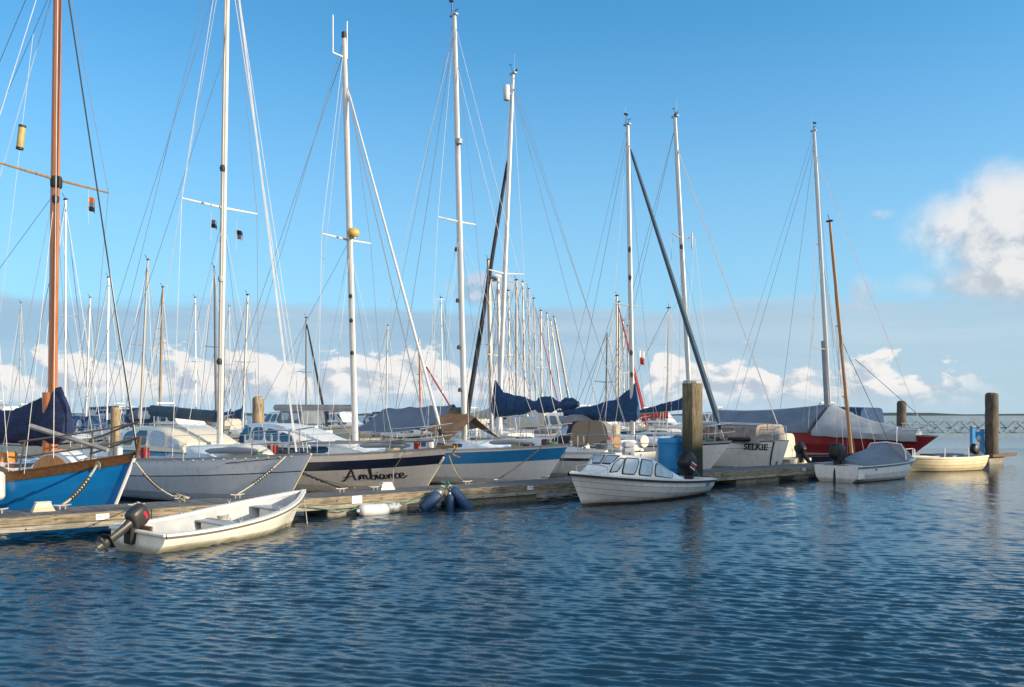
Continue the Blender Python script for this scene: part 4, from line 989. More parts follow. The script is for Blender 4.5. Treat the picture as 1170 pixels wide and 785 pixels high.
# ---- white sloop with grey-blue furled genoa
h = Hull(9.6, 3.2, 1.36, 1.12, 1.1, rake=1.35, srake=-.25, tw=.7, draft=.4)
b = Boat('sloop', 'white sloop with thin navy top line and thick teal furled sail slanting to its bow', 'sailboat', h, 836)
FRONT.append(b)
h.build(b.root, [('k', 0, 0), ('k', .5, 0), ('a', 0, 0), ('a', .08, 1), ('a', .3, 1), ('s', .10, 2), ('s', .045, 1), ('s', .02, 1), ('s', 0, 0)], [antiblue, greyhull, navy], 1)
h.strip(b.root, 'toe_rail', alu, -.03, .02, .012); h.deck(b.root, deckgrey)
S, o = cabin(b, .24, .66, .95, .28, .46, white, wins=((.3, .42, .35, .7), (.5, .62, .35, .7), (.7, .85, .35, .7)))
cockpit(b, .7, .94)
sh = Shell(-6.0, -8.0, lambda u: .95, lambda u: .2+.75*math.sin(min(1, u*1.3)*math.pi/2), lambda u: h.zs(.66)+.28, .5, .4)
oo = sh.build(b.root, 'sprayhood', mat('taupe_canvas', (.25, .23, .23), .85, bump=.6, bscale=4)); sh.win(oo, .25, .6, .35, .8, paleglass)
m_, base, top_ = rig(b, 723, (717, 143), 1.42, .115, spr=((.42, .82),), mm=alu, fore=(.95, .35), furl=(tealcloth, .06, .10), foot=.15,
    extra=((.97, V(-9.2, .6, 1.3), .012, wire), (.4, V(-7, .8, 1.5), .01, wirel), (.42, V(-6, -.9, 1.5), .01, wirel)))
for f in (.51, .60, .27, .2): MB().lathe([(.05, -.1), (.07, 0), (.04, .1)], 8, Matrix.Translation(base.lerp(top_, f)+V(.1, -.1, 0))).build('mast_fitting', rubber, m_)
bm, p0, p1 = boom(b, base, 2.35, 3.9, alud, .07, .02)
sail_cover(b, p0+V(.3, 0, 0), p1, ((-.03, .5, .2, .1), (0, 1.25, .32, .14), (.08, .95, .34, .2), (.3, .55, .34, .24), (.65, .30, .28, .2), (1, .12, .12, .1)), bluecloth, seed=9)
pulpit(b, .16, .62); lifelines(b, .2, .84, 4)
flag('small red and white flag on the silver mast behind the cabin boat', pxpt(731, 400, 35.5), .26, .55, (whitepaint, redcloth), .5)
mooring('dark rope crossing the navy lined white bow to the pontoon', [b.wld(V(-.8, -.6, 1.25)), CL[760]+V(.6, .3, 0)], .012, roped, .05)
# ---- white yacht stern to, name on the quarter
h = Hull(10.4, 2.9, 1.45, 1.20, 1.30, rake=1.2, srake=.35, tw=.32, sm=.5, draft=.4)
b = Boat('motor_sailer', 'white yacht with bold black capitals on its stern quarter and a canvas cockpit tent', 'sailboat', h, 893, stern=True, off=DW+.5)
FRONT.append(b)
h.build(b.root, [('k', 0, 0), ('k', .5, 0), ('a', 0, 0), ('a', .08, 1), ('a', .3, 1), ('s', .24, 2), ('s', .225, 1), ('s', .04, 1), ('s', 0, 0)], [antiblue, white, inkgrey], 1)
h.strip(b.root, 'toe_rail', inkgrey, -.03, .02, .012); h.deck(b.root, deckgrey)
S, o = cabin(b, .26, .68, .9, .3, .5, white, wins=((.5, .62, .35, .7), (.7, .85, .35, .7)))
MB().box((-10.15, 0, .75), (.08, .10, 1.1)).build('rudder', inkgrey, b.root)
vs_, fs = text_verts('SELKIE', .31, .15, .011)
w0 = max(v[0] for v in vs_)
MB().tube([h.P(1, z, 1, .01) for z in (1.28, .9, .5, .1)], .03, 6).build('quarter_trim', inkblack, b.root)
hull_text(b, vs_, fs, -10.18+w0, lambda x: 1.31-.34, 1, inkblack, dirx=-1)
sh = Shell(-7.0, -9.9, lambda u: .98, lambda u: .78-.05*u, lambda u: 1.22, .25, .3)
oo = sh.build(b.root, 'cockpit_tent', mat('tent_canvas', (.34, .30, .27), .8, var=.2, vs_=2, bump=.6, bscale=4))
for u0, u1 in ((.08, .3), (.36, .6), (.66, .92)): sh.win(oo, u0, u1, .25, .8, mat('clear_vinyl', (.30, .22, .18), .15, var=.3, vs_=4))
MB().grid([[sh.P(u, f, sd, .02)+V(0, 0, .015) for f, sd in ((.9, -1), (.97, -1), (1, -1), (1, 1), (.97, 1), (.9, 1))] for u in (-.05, .5, 1.02)]).build('tent_roof', palecloth, oo)
MB().box((-9.2, 1.0, 1.36), (1.0, .25, .14), bev=.05).box((-8.0, 1.05, 1.36), (.6, .22, .12), bev=.05).build('deck_bag', blackcloth, b.root)
m_, base, top_ = rig(b, 790, (771, 134), 1.5, .12, spr=((.62, .75), (.33, .0001)), mm=alu, back=False,
    extra=((.91, V(-10.3, 0, 1.75), .026, alu), (.97, V(-.3, 0, 1.5), .012, wire), (.97, V(-1.2, .3, 1.5), .012, wire), (.45, V(-1.5, 1, 1.5), .008, wirel)))
MB().lathe([(.02, -.35), (.035, -.3), (.035, .3), (.02, .35)], 8, Matrix.Translation(base.lerp(top_, .605)+V(-.2, -.45, .1))).build('reflector_tube', alu, m_)
MB().lathe([(.06, -.09), (.08, 0), (.04, .09)], 8, Matrix.Translation(base.lerp(top_, .59)+V(-.1, .12, 0))).build('mast_fitting', rubber, m_)
fb = MB().tube([base+V(.15, 0, 1.1), base+V(3.0, 0, .85)], .06, 8).build('staysail_boom', alud, b.root)
sail_cover(b, base+V(.1, 0, 1.15), base+V(3.0, 0, .9), ((0, .5, .12, .12), (.3, .32, .1, .14), (1, .12, .05, .08)), bluecloth, seed=11)
pushpit(b, .8, .55); lifelines(b, .2, .7, 4)
# ---- small open boat with outboard and pale tent, right of it
h = Hull(4.2, 1.7, .75, .6, .6, rake=.5, srake=0, tw=.85, draft=.15)
b = Boat('small_motorboat', 'low cream motorboat with a pale canvas tent and dark outboard, left of the red boat', 'motorboat', h, 915, stern=True, off=DW+.5)
h.build(b.root, ROWS(.1, .05), [rubwood, offwhite, rubwood], 1); h.deck(b.root, deckgrey)
sh = Shell(-1.6, -3.5, lambda u: .72, lambda u: 1.05-.1*u, lambda u: .62, .3, .4)
oo = sh.build(b.root, 'tent', creamcloth)
sh.win(oo, .2, .55, .3, .8, glass)
outboard(b.root, (-4.2, 0, .68), math.pi*0, 38, .9, cowlblack, False, False)
# ---- big classic yacht, red topsides and grey winter cover
h = Hull(12.5, 3.9, 1.30, 1.50, 1.7, rake=1.9, srake=.6, tw=.5, sm=.5, draft=.5, e=1.8)
b = Boat('covered_yacht', 'large red yacht under a long grey winter cover, towards the right end of the pontoon', 'sailboat', h, 1072)
h.build(b.root, ROWS(.1, .05), [antiblue, redhull, redhull], 1)
h.strip(b.root, 'toe_rail', palecloth, -.03, .03, .015, t0=.0, t1=.4); h.deck(b.root, deckgrey)
m_, base, top_ = rig(b, 949, (930, 150), 1.5, .125, spr=((.62, .2), (.27, .95)), mm=alu, fore=(.93, .7), gear='vane', foot=.35,
    extra=((.97, V(-12, .3, 1.6), .012, wire), (.97, V(-9, .5, 1.6), .012, wire), (.92, V(-.9, .2, 1.8), .010, wirel)))
MB().tube([base+V(-.1, 0, .6), base.lerp(top_, .30)+V(-.1, 0, 0)], [.2, .14], 8, 1).build('lazy_bag', palecloth, m_)
def cover_tent(b, name, x0, x1, ridge, lip, m, n=18, seed=1, over=.06, fz=None):
    R = random.Random(seed); h = b.h; g = []
    for i in range(n+1):
        x = lerp(x0, x1, i/n); t = min(1, max(0.001, -x/h.L)); hb_, zs_ = h.hb(t)+over, h.zs(t)
        zr = ridge(i/n); lp = lip(i/n)
        row = []
        for sd in (-1, 1):
            seg = [(1.0, zs_-lp), (1.0, zs_+.02), (.72, lerp(zs_, zr, .36)), (.42, lerp(zs_, zr, .66)), (.16, lerp(zs_, zr, .9))]
            pts = [V(x+R.uniform(-.01, .01), sd*hb_*k, z-.015*math.sin(i*1.7+k*4)) for k, z in seg]
            row += pts if sd == -1 else [V(x, 0, zr)]+pts[::-1]
        g.append(row)
    mb = MB().grid(g); c_ = len(g[0]); mb.f += [tuple(range(c_)), tuple(range(n*c_+c_-1, n*c_-1, -1))]; mb.m += [0, 0]
    return mb.build(name, m, b.root, ang=60)
xm = base.x
cover_tent(b, 'aft_cover', xm-.1, -12.5, lambda u: 2.86-.12*math.sin(math.pi*u)-.30*u, lambda u: .10, greycloth, seed=2)
cover_tent(b, 'fore_cover', -.9, xm+.12, lambda u: lerp(1.68, 2.86, u**1.9), lambda u: .30-.10*u, palecloth, seed=3)
pulpit(b, .12, .55)
MB().tube([base.lerp(top_, .3)+V(1.4, .4, -1.0), V(-.5, .5, 1.7)], .014, 5).build('forestay', roped, b.root)
# ---- wooden masted boat in front of it
h = Hull(5.2, 1.9, .72, .55, .6, rake=.4, srake=0, tw=.7, draft=.2)
b = Boat('wooden_dayboat', 'low dark open dayboat with a slim varnished wooden mast, in front of the red yacht', 'sailboat', h, 1000)
h.build(b.root, ROWS(.1, .05), [rubwood, navy, rubwood], 1); h.deck(b.root, rubwood)
rig(b, 973, (948, 253), .5, .085, spr=((.55, .12), (.25, .15)), mm=mat('honey_spar', (.42, .22, .08), .45, var=.15, vs_=3, stretch=(6, 6, .4)), gear='small', fore=(.55, .0), back=False, foot=.4, d=None, extra=((.5, V(.3, .8, .9), .014, roped),))
# ---- motor cruiser with blue canopy beyond
def cruiser(label, tip, rz, L, topm, hullm=white, H_=1.0, cat='motorboat', group=None, canopy=True):
    h = Hull(L, L*.33, 1.4*H_, 1.15*H_, 1.1*H_, rake=.9, srake=0, tw=.88, draft=.3)
    b = Boat('motor_cruiser', label, cat, h, tip=tip, rz=rz, group=group)
    h.build(b.root, ROWS(.25, .2), [antiblue, hullm, navy], 1, n=14); h.deck(b.root, white)
    S, o = cabin(b, .22, .85, L*.12, .35, .5, white, wins=((.2, .4, .3, .75), (.5, .8, .3, .75)), hatch=False)
    sh = Shell(-L*.38, -L*.68, lambda u: L*.12, lambda u: .75*H_, lambda u: 1.45*H_, .35, .7)
    oo = sh.build(b.root, 'wheelhouse', white)
    for u0, u1 in ((.03, .3), (.36, .62), (.68, .94)): sh.win(oo, u0, u1, .2, .8, blueglass)
    if canopy:
        s2 = Shell(-L*.62, -L*.93, lambda u: L*.125, lambda u: .85*H_-.1*u, lambda u: 1.5*H_, .3, .1)
        o2 = s2.build(b.root, 'canopy', topm); s2.win(o2, .12, .45, .25, .75, paleglass); s2.win(o2, .55, .88, .25, .75, paleglass)
    MB().tube([(-L*.62, -.6, 2.1*H_), (-L*.66, -.6, 2.5*H_), (-L*.66, .6, 2.5*H_), (-L*.62, .6, 2.1*H_)], .05, 8).build('radar_arch', white, b.root)
    pulpit(b, .25, .6, mid=False)
    return b
cr = cruiser('motor cruiser with bright blue canopy and slanted windscreen behind the grey winter cover', (12.9, 52.3, 0), math.radians(129), 9.5, bluecloth, white, 1.18)
def deck_bits(b, seed, cans=True):
    R = random.Random(seed); h = b.h; L = h.L
    for t, y in ((.70, .85), (.70, -.85), (.78, .9), (.78, -.9)):
        MB().lathe([(.075, 0), (.085, .02), (.05, .06), (.05, .12), (.07, .15), (.06, .17)], 12, Matrix.Translation((-t*L, y*min(1, h.hb(t)-.25), h.zs(t)+.24))).build('winch', steel, b.root)
    for k in range(3):
        t = R.uniform(.06, .3); p = V(-t*L, R.uniform(-.5, .5)*h.hb(t), h.zs(t)+.03)
        q = [p+V(.16*math.cos(a)*(1+.2*math.sin(a*3.3)), .16*math.sin(a), .012*a/2+.01*math.sin(a*7)) for a in [i*.45 for i in range(40)]]
        MB().tube(q, .016, 5).build('rope_coil', R.choice([ropew, ropey, roped, ropeg]), b.root)
    if not cans: return
    t = R.uniform(.10, .16); p0 = V(-t*L, -h.hb(t)*.6, h.zs(t)+.14); p1 = V(-(t+.14)*L, -h.hb(t+.14)*.75, h.zs(t)+.12)
    MB().tube([p0, p0.lerp(p1, .1), p0.lerp(p1, .5)+V(0, 0, .02), p0.lerp(p1, .9), p1], [.03, .07, .085, .07, .03], 10).build('sail_sausage', R.choice([palecloth, creamcloth, bluecloth]), b.root)
    t = R.uniform(.84, .9)
    for sd in (1, -1):
        q = [b.rail(t, sd, .58)+V(.02*math.sin(a*2), .03*math.cos(a), -.22+.22*math.cos(a)) for a in [i*.5 for i in range(38)]]
        MB().tube(q, .018, 5).build('rope_hank', R.choice([ropew, ropey]), b.root)
    if cans:
        for k in range(2):
            t = R.uniform(.45, .6); MB().box((-t*L, -(h.hb(t)-.18), h.zs(t)+.18), (.22, .16, .32), bev=.03).build('jerrycan', R.choice([redcloth, bluecloth, fenderw]), b.root)
for i_, bb_ in enumerate(FRONT): deck_bits(bb_, 20+i_, i_ not in (0,))
# ================================================================ small craft in front of the pontoon
def open_hull(b, hullm, inm, rimm, rubm, th=.05, floor=.12, n=20, rim=.03, rubw=.035, inner_n=8, bands=None):
    h = b.h; ts = h.ts(n)
    h.build(b.root, bands or [('k', 0, 0), ('k', .3, 0), ('k', .65, 0), ('a', .02, 1), ('a', .15, 1), ('s', .12, 1), ('s', 0, 0)], [hullm, hullm] if not isinstance(hullm, list) else hullm, 1, n=n)
    def inn(t, z, sd): 
        p = h.P(t, z, sd); hb_ = max(0., abs(p.y)-th); x = p.x-(th*1.3 if t < .05 else 0)+(th if t > .97 else 0)
        return V(x, sd*hb_, z)
    g = []
    for t in ts:
        zs_ = h.zs(t); fl = max(h.zk(t)+.06, floor); L_ = [lerp(fl, zs_, q/inner_n) for q in range(inner_n+1)]
        g.append([inn(t, z, -1) for z in L_[::-1]]+[V(inn(t, fl, 1).x, 0, fl)]+[inn(t, z, 1) for z in L_])
    mb = MB().grid(g, flip=True); c_ = len(g[0]); N = len(g)-1
    mb.f.append(tuple(N*c_+i for i in range(c_))); mb.m.append(0)
    mb.build('inner_hull', inm, b.root, ang=50)
    # gunwale
    for nm, z0, z1, o0, o1, m_ in (('gunwale', rim, -.02, .022, -th-.02, rimm), ('rubbing_strip', -.012, -.012-rubw, .03, -.01, rubm)):
        mb = MB()
        for sd in (1, -1):
            g = []
            for t in ts:
                zs_ = h.zs(t); p = h.P(t, zs_, sd); fx = (.03 if t < .03 else 0)
                def q(o, z): 
                    y = abs(p.y)+o
                    return V(p.x+(o if t < .001 else (fx if o > 0 else -fx)), sd*max(0, y), zs_+z)
                g.append([q(o0, z1), q(o0, z0), q(o1, z0), q(o1, z1)])
            mb.grid(g, flip=(sd == 1), close=True)
        t = 1.; y = h.hb(1)
        if nm == 'gunwale': mb.box((-h.L, 0, h.zs(1)+(z0+z1)/2), (.10, 2*y, z0-z1), bev=.008)
        mb.build(nm, m_, b.root, ang=35)
# ---- white dinghy, front left
h = Hull(4.25, 1.52, .70, .40, .34, rake=.42, srake=-.05, tw=.86, sm=.6, draft=.16, kb=-.06, ks=-.1, pb=.85, pm=.42, ps=.40, e=2.5, q=.95, kf=.7)
tip = V(-4.42, 18.72, 0); st_ = V(-6.32, 14.88, 0); dd = tip-st_
b = Boat('open_dinghy', 'open white rowing dinghy with weathered paint and tilted outboard, front left of the pontoon', 'dinghy', h, tip=tip, rz=math.atan2(dd.y, dd.x))
b.root.rotation_euler[0] = math.radians(3.5)
open_hull(b, dinghyw, insideshade, dinghyw, mat('grey_rub_strip', (.10, .10, .10), .6), th=.06, floor=.02)
for x0, w_, z in ((-2.15, .42, .24), (-3.95, .45, .22), (-.85, .5, .42)):
    t = -x0/h.L; y = h.hb(t)*.86; yr = .80 if x0 < -1 else .55
    MB().box((x0, 0, z), (w_, 2*y, .035), bev=.01).build('thwart', insideshade, b.root)
    for k in (-.42, .42): MB().box((x0+w_*k, 0, z*.5+.03), (.03, 2*y*(yr-(.22 if k > 0 and x0 > -1 else 0)), z-.07), bev=.005).build('thwart_riser', dinghyw, b.root)
MB().box((-4.14, .05, .30), (.05, .5, .26), bev=.01).build('motor_pad', rubwood, b.root)
for sd in (1, -1):
    for t in (.35, .62):
        p = V(-t*h.L, sd*(h.hb(t)-.02), h.zs(t)+.03); MB().tube([p, p+V(0, 0, .04)], .018, 8).tube([p+V(-.04, 0, .09), p+V(-.035, 0, .045), p+V(.035, 0, .045), p+V(.04, 0, .09)], .009, 6).build('rowlock', alud, b.root)
MB().tube([V(-2.0, .3, .28)+V(.10*math.cos(a), .10*math.sin(a), .01+.03*(a/6.3)) for a in [i*.5 for i in range(26)]], .014, 6).build('coiled_rope', ropew, b.root)
MB().lathe([(.018, 0), (.02, .02), (.01, .03)], 8, Matrix.Translation((.0, 0, .55)) @ Matrix.Rotation(math.pi/2, 4, 'Y')).build('bow_eye', steel, b.root)
outboard(b.root, (-4.28, .12, .33), 0, 58, .76, cowlgrey, False, True)
mooring('thin painter hanging from the bow of the weathered white dinghy into the water', [b.wld(V(.03, 0, .55)), b.wld(V(.05, -.05, .2)), b.wld(V(.02, -.12, -.1))], .012, ropew, 0)
mooring('thin dark painter from the white dinghy bow to the pontoon', [b.wld(V(-.1, 0, .72)), CL[292]+V(.9, .1, 0)], .010, roped, .03)
mooring('slack light rope from the pontoon edge to the stern of the weathered white dinghy', [b.wld(V(-4.1, .62, .38)), CL[158]], .009, wirel, .04)
# ---- cabin motorboat
stn = V(5.28, 26.1, 0); tip = V(1.42, 22.0, 0); dd = tip-stn
h = Hull(dd.length, 2.0, .86, .58, .45, rake=.55, srake=.12, tw=.82, sm=.6, draft=.2, kb=-.05, ks=-.08, pb=.9, pm=.42, ps=.40, e=2.3, q=.95, kf=.7)
b = Boat('cabin_motorboat', 'small white motorboat with windowed cabin and black rubbing strip, moored before the blue drum', 'motorboat', h, tip=tip, rz=math.atan2(dd.y, dd.x))
linem = mat('hull_groove', (.16, .18, .21), .6)
open_hull(b, [antifoul, white, linem], insideshade, white, rubber, th=.06, floor=.12, n=24, rubw=.055,
    bands=[('k', 0, 0), ('k', .5, 0), ('a', .06, 1), ('s', .50, 2), ('s', .49, 1), ('s', .35, 2), ('s', .34, 1), ('s', .20, 2), ('s', .19, 1), ('s', 0, 0)])
sh0 = h
wf = lambda u: min(.80, h.hb(lerp(.12, .74, u))-.10)
def hf(u):
    if u < .13: return .10+.44*(u/.13)**.85
    if u < .52: return .54+.03*math.sin(math.pi*(u-.13)/.39)
    return .54-.50*((u-.52)/.48)**1.1
dk = MB().grid([[V(-t*h.L, y*(h.hb(t)-.03), h.zs(t)+.012+.05*(1-y*y)) for y in (-1, -.5, 0, .5, 1)] for t in [.01, .03, .06, .1, .14, .2]], flip=True).build('foredeck', white, b.root)
sh = Shell(-.12*h.L, -.73*h.L, wf, hf, lambda u: h.zs(lerp(.12, .78, u))+.01, .24, .5)
cab = sh.build(b.root, 'cabin', white, n=30)
for u0, u1, f0, f1, s0_, s1_ in ((.075, .15, .2, .86, -.01, .03), (.18, .31, .13, .88, -.012, .015), (.335, .50, .13, .88, .0, .0), (.53, .80, .15, .84, .0, .0)):
    for sd in (1, -1):
        fr = MB().grid(patch(lambda u, f: sh.P(u, f, sd, .006), u0, u1, f0, f1, 16, 4, .10, s0_, s1_), flip=(sd == 1)).build('window_frame', rubber, cab)
        MB().grid(patch(lambda u, f: sh.P(u, f, sd, .014), u0+.011, u1-.011, f0+.05, f1-.05, 16, 4, .10, s0_, s1_), flip=(sd == 1)).build('pane', paleglass, fr)
for y0, y1 in ((-.86, -.05), (.05, .86)):
    fr = MB().grid([[sh.P(u, 1)*1+V(0, sh.w(u)*lerp(y0, y1, j/4), -.016*abs(lerp(y0, y1, j/4))**3+.014) for j in range(5)] for u in (.035, .06, .09, .118)]).build('windscreen_frame', rubber, cab)
    MB().grid([[sh.P(u, 1)+V(0, sh.w(u)*lerp(y0+.06, y1-.06, j/4), .022-.016*abs(lerp(y0, y1, j/4))**3) for j in range(5)] for u in (.044, .06, .09, .108)]).build('pane', paleglass, fr)
MB().tube([(-.9, y, h.zs(.16)+z) for y, z in ((-.5, 0), (-.5, .22), (-.2, .28), (.2, .28), (.5, .22), (.5, 0))], .014, 6).build('bow_rail', steel, b.root)
for q in (.2,): MB().box((-h.L*.80, 0, .3), (.4, 1.3, .04), bev=.01).build('seat', insideshade, b.root)
ob_ = outboard(b.root, (-h.L+.02, -.05, .50), 0, 52, 1.22, cowlblack, True, True)
vs_, fs = text_verts('933D', .13, 0, .002); w0 = max(v[0] for v in vs_)
hull_text(b, vs_, fs, -h.L*.93+w0*.5+.12, lambda x: h.zs(.93)-.17, 1, inkgrey, 'registration', off=.010, dirx=-1)
# ---- covered boat with black outboard
stn = V(11.12, 30.45, 0); dd = V(.79, .62, 0).normalized(); h = Hull(5.35, 1.78, .72, .60, .56, rake=.75, srake=.0, tw=.93, sm=.6, draft=.22, kb=-.05, ks=-.1, pb=.8, pm=.30, ps=.26, e=2.4, q=.95)
b = Boat('covered_motorboat', 'white motorboat under a blue grey cover with black outboard, moored beside the cream rowing boat', 'motorboat', h, tip=stn+dd*h.L, rz=math.atan2(dd.y, dd.x))
h.build(b.root, [('k', 0, 0), ('k', .5, 0), ('a', .02, 1), ('a', .1, 1), ('s', .3, 1), ('s', .10, 2), ('s', .03, 1), ('s', 0, 0)], [antiblue, white, mat('slate_stripe', (.10, .14, .20), .4)], 1)
h.deck(b.root, white)
def cov(b, x0, x1, rf, m, name, n=14):
    return cover_tent(b, name, x0, x1, rf, lambda u: .04, m, n, 4, -.04)
cov(b, -1.85, -4.75, lambda u: 1.27-.55*u**1.8, greycloth, 'boat_cover')
ws = Shell(-1.25, -2.1, lambda u: .66+.1*u, lambda u: .12+.50*u**.8, lambda u: .68, .4, .1)
wo = ws.build(b.root, 'windscreen', palecloth); ws.win(wo, .3, .92, .2, .8, glass, nu=6)
MB().tube([ws.P(1, f, -1, .02) for f in (0, .5, .9, 1)]+[ws.P(1, f, 1, .02) for f in (1, .9, .5, 0)], .025, 6).build('windscreen_frame', whitepaint, wo)
for sd in (1, -1): MB().box((-5.1, sd*.62, .26), (.35, .42, .34), bev=.03).build('swim_step', white, b.root)
outboard(b.root, (-4.98, .05, .62), 0, 8, 1.25, cowlblack, False, False)
MB().tube([b.rail(.1, 1, .02), b.rail(.1, 1, .3), b.rail(.02, 1, .3), b.rail(.02, 1, .02)], .018, 6).tube([b.rail(.1, -1, .02), b.rail(.1, -1, .3), b.rail(.02, -1, .3), b.rail(.02, -1, .02)], .018, 6).build('bow_rail', whitepaint, b.root)
vs_, fs = text_verts('YK-ED-Y', .14, 0, .002); w0 = max(v[0] for v in vs_)
hull_text(b, [(v[0]*.72, v[1]) for v in vs_], fs, -1.75, lambda x: .44, -1, inkgrey, 'registration')
MB().box(h.P(.80, .42, -1, .006), (.06, .012, .07)).build('side_vent', rubber, b.root)
MB().tube([(-.3, .55, .7), (-.3, .55, 1.75)], .012, 5).ball((-.3, .55, 1.78), .04).build('light_pole', whitepaint, b.root)
# ---- cream clinker boat, sunlit
stn = V(19.55, 37.4, 0); tip = V(15.75, 35.9, 0); dd = tip-stn
h = Hull(dd.length, 1.6, .62, .55, .60, rake=.30, srake=.15, tw=.8, sm=.55, draft=.15, kb=-.05, ks=-.06, pb=.8, pm=.34, ps=.32, e=2.6, q=.95)
b = Boat('clinker_rowing_boat', 'cream clinker rowing boat glowing in the sun, rightmost boat at the pontoon', 'rowing boat', h, tip=tip, rz=math.atan2(dd.y, dd.x))
creamp = mat('cream_paint', (.74, .63, .40), .45, var=.06, dirt=.2); crl = mat('cream_lap', (.40, .32, .18), .6)
open_hull(b, [crl, creamp, crl], insideshade, offwhite, deckgrey, bands=[('k', 0, 0), ('k', .5, 0), ('a', .03, 1), ('s', .44, 2), ('s', .425, 1), ('s', .30, 2), ('s', .285, 1), ('s', .16, 2), ('s', .145, 1), ('s', 0, 0)])
for x in (-1.2, -2.4, -3.4): MB().box((x, 0, .44), (.25, 1.2, .03), bev=.01).build('thwart', insideshade, b.root)
MB().box((-2.1, .1, .66), (1.8, .7, .07), bev=.03).build('folded_cover', bluecloth, b.root)
outboard(b.root, (-h.L-.02, .05, .62), 0, 60, .8, cowlblack, False, False)
for x in (-1.6, -2.9): MB().tube([(x, .7, .58), (x, .7, .95)], .02, 6).build('rowlock', whitepaint, b.root)
# ================================================================ things on the pontoon
dr = thing('plastic_drum', 'tall bright blue plastic drum standing on the pontoon beside the thick pile', 'drum', on_line(766, .50)+V(0, 0, DZ))
MB().lathe([(.36, 0), (.40, .03), (.41, .15), (.425, .16), (.425, .2), (.41, .21), (.41, .95), (.425, .96), (.425, 1.0), (.41, 1.01), (.40, 1.10), (.385, 1.12), (.375, 1.10)], 40).build('shell', drumblue, dr)
MB().lathe([(.375, 1.05), (.375, 1.085), (.02, 1.09)], 32).build('lid', drumblue, dr)
pe = thing('service_pedestal', 'grey service pedestal with socket and light panel between the cabin boat and blue drum', 'pedestal', on_line(718, .9)+V(0, 0, DZ), PR-.5)
MB().box((0, 0, .42), (.34, .24, .84), bev=.03).build('body', plasticg, pe); MB().box((0, 0, .93), (.36, .27, .2), bev=.05).build('lamp_head', mat('lamp_lens', (.45, .47, .5), .2), pe)
MB().box((0, -.125, .6), (.2, .02, .26), bev=.008).build('socket_door', palecloth, pe); MB().lathe([(.03, 0), (.03, .02)], 10, Matrix.Translation((0, -.135, .66)) @ Matrix.Rotation(math.pi/2, 4, 'X')).build('socket', rubber, pe)
p2 = thing('pump_station', 'bright blue two post service stand near the dark round pile at the pontoon end', 'service stand', on_line(1117, .9)+V(0, 0, DZ), PR-.55)
for x in (-.26, .22): MB().box((x, 0, .62), (.18 if x < 0 else .14, .2, 1.24 if x < 0 else 1.1), bev=.02).build('post', postblue, p2)
MB().box((-.02, 0, .9), (.34, .12, .30), bev=.02).box((0, 0, .06), (.75, .3, .10)).build('cross_panel', postblue, p2); MB().ball((.0, -.1, .72), .13, 12, (1, .5, 1.3)).build('hose_reel', plasticg, p2)
MB().box((-.26, 0, 1.28), (.22, .24, .08), bev=.02).build('post_cap', plasticg, p2)
ex = thing('end_platform', 'short concrete landing with a timber beam at the base of the round end pile', 'landing', on_line(1128, .3), PR)
MB().box((.3, .3, .1), (1.6, 1.2, .66), bev=.03).build('block', concrete, ex); MB().box((.5, -.5, .42), (2.6, .2, .14), bev=.01).build('beam', rubwood, ex)
# fenders at the pontoon
e = on_line(427, -.18); fender('plump white fender floating at the pontoon, left one of two', e+V(0, 0, .10), .78, .15, fenderw, axis=U+V(0, 0, -.02), endm=fenderw, linep=e+V(.2, .1, .22)-U*.5)
e = on_line(446, -.16); fender('white fender with dark scuffs floating at the pontoon, right one of two', e+V(0, 0, .12), .50, .13, mat('scuffed_vinyl', (.52, .54, .55), .5, var=.3, vs_=9, c2=(.1, .1, .1)), axis=U+V(0, 0, .12), endm=fenderw, linep=CL[512]-V(.3, .35, .25))
e = on_line(492, -.22); fender('blue fender with white end hanging slanted, leftmost of the three blue ones', e+V(0, 0, .20), .62, .15, fenderb, axis=V(.75, .25, .75), endm=fenderw, linep=CL[512]-V(.1, .2, .1))
e = on_line(514, -.20); fender('small blue fender hanging upright, middle of the three blue ones', e+V(0, 0, .10), .50, .10, fenderb, endm=fenderw, linep=CL[512]-V(0, .2, .1))
e = on_line(528, -.20); fender('long blue fender leaning against the float, rightmost of the three blue ones', e+V(0, 0, .16), .85, .14, fenderb, axis=V(-.62, -.1, .75), endm=fenderb, linep=CL[512]-V(-.1, .2, .1))
mooring('slack green rope sagging along the pontoon side above the white fenders', [on_line(345, -.15)+V(0, 0, .30), on_line(395, -.13)+V(0, 0, .12), on_line(430, -.2)+V(0, 0, .26), on_line(465, -.12)+V(0, 0, .22), CL[512]-V(.02, .22, .03)], .011, ropeg, 0)
def knot(label, p, m, s_=.1):
    R = random.Random(int(p.x*100)); q = [p+V(R.uniform(-1, 1)*s_, R.uniform(-.6, .6)*s_, R.uniform(0, .9)*s_) for _ in range(16)]
    r_ = thing('rope_coil', label, 'rope', p); MB().tube([x-p for x in q], .014, 6).build('coil', m, r_)
knot('tangle of green rope on the pontoon edge above the blue fenders', CL[512]+V(0, 0, -.03), ropeg, .14)
knot('small pale rope knot on the pontoon edge behind the tilted outboard', CL[158]+V(0, 0, -.06), ropew, .12)
knot('pale rope heap on the cleat under the grey sloop', CL[225]+V(0, 0, -.06), ropew, .16)
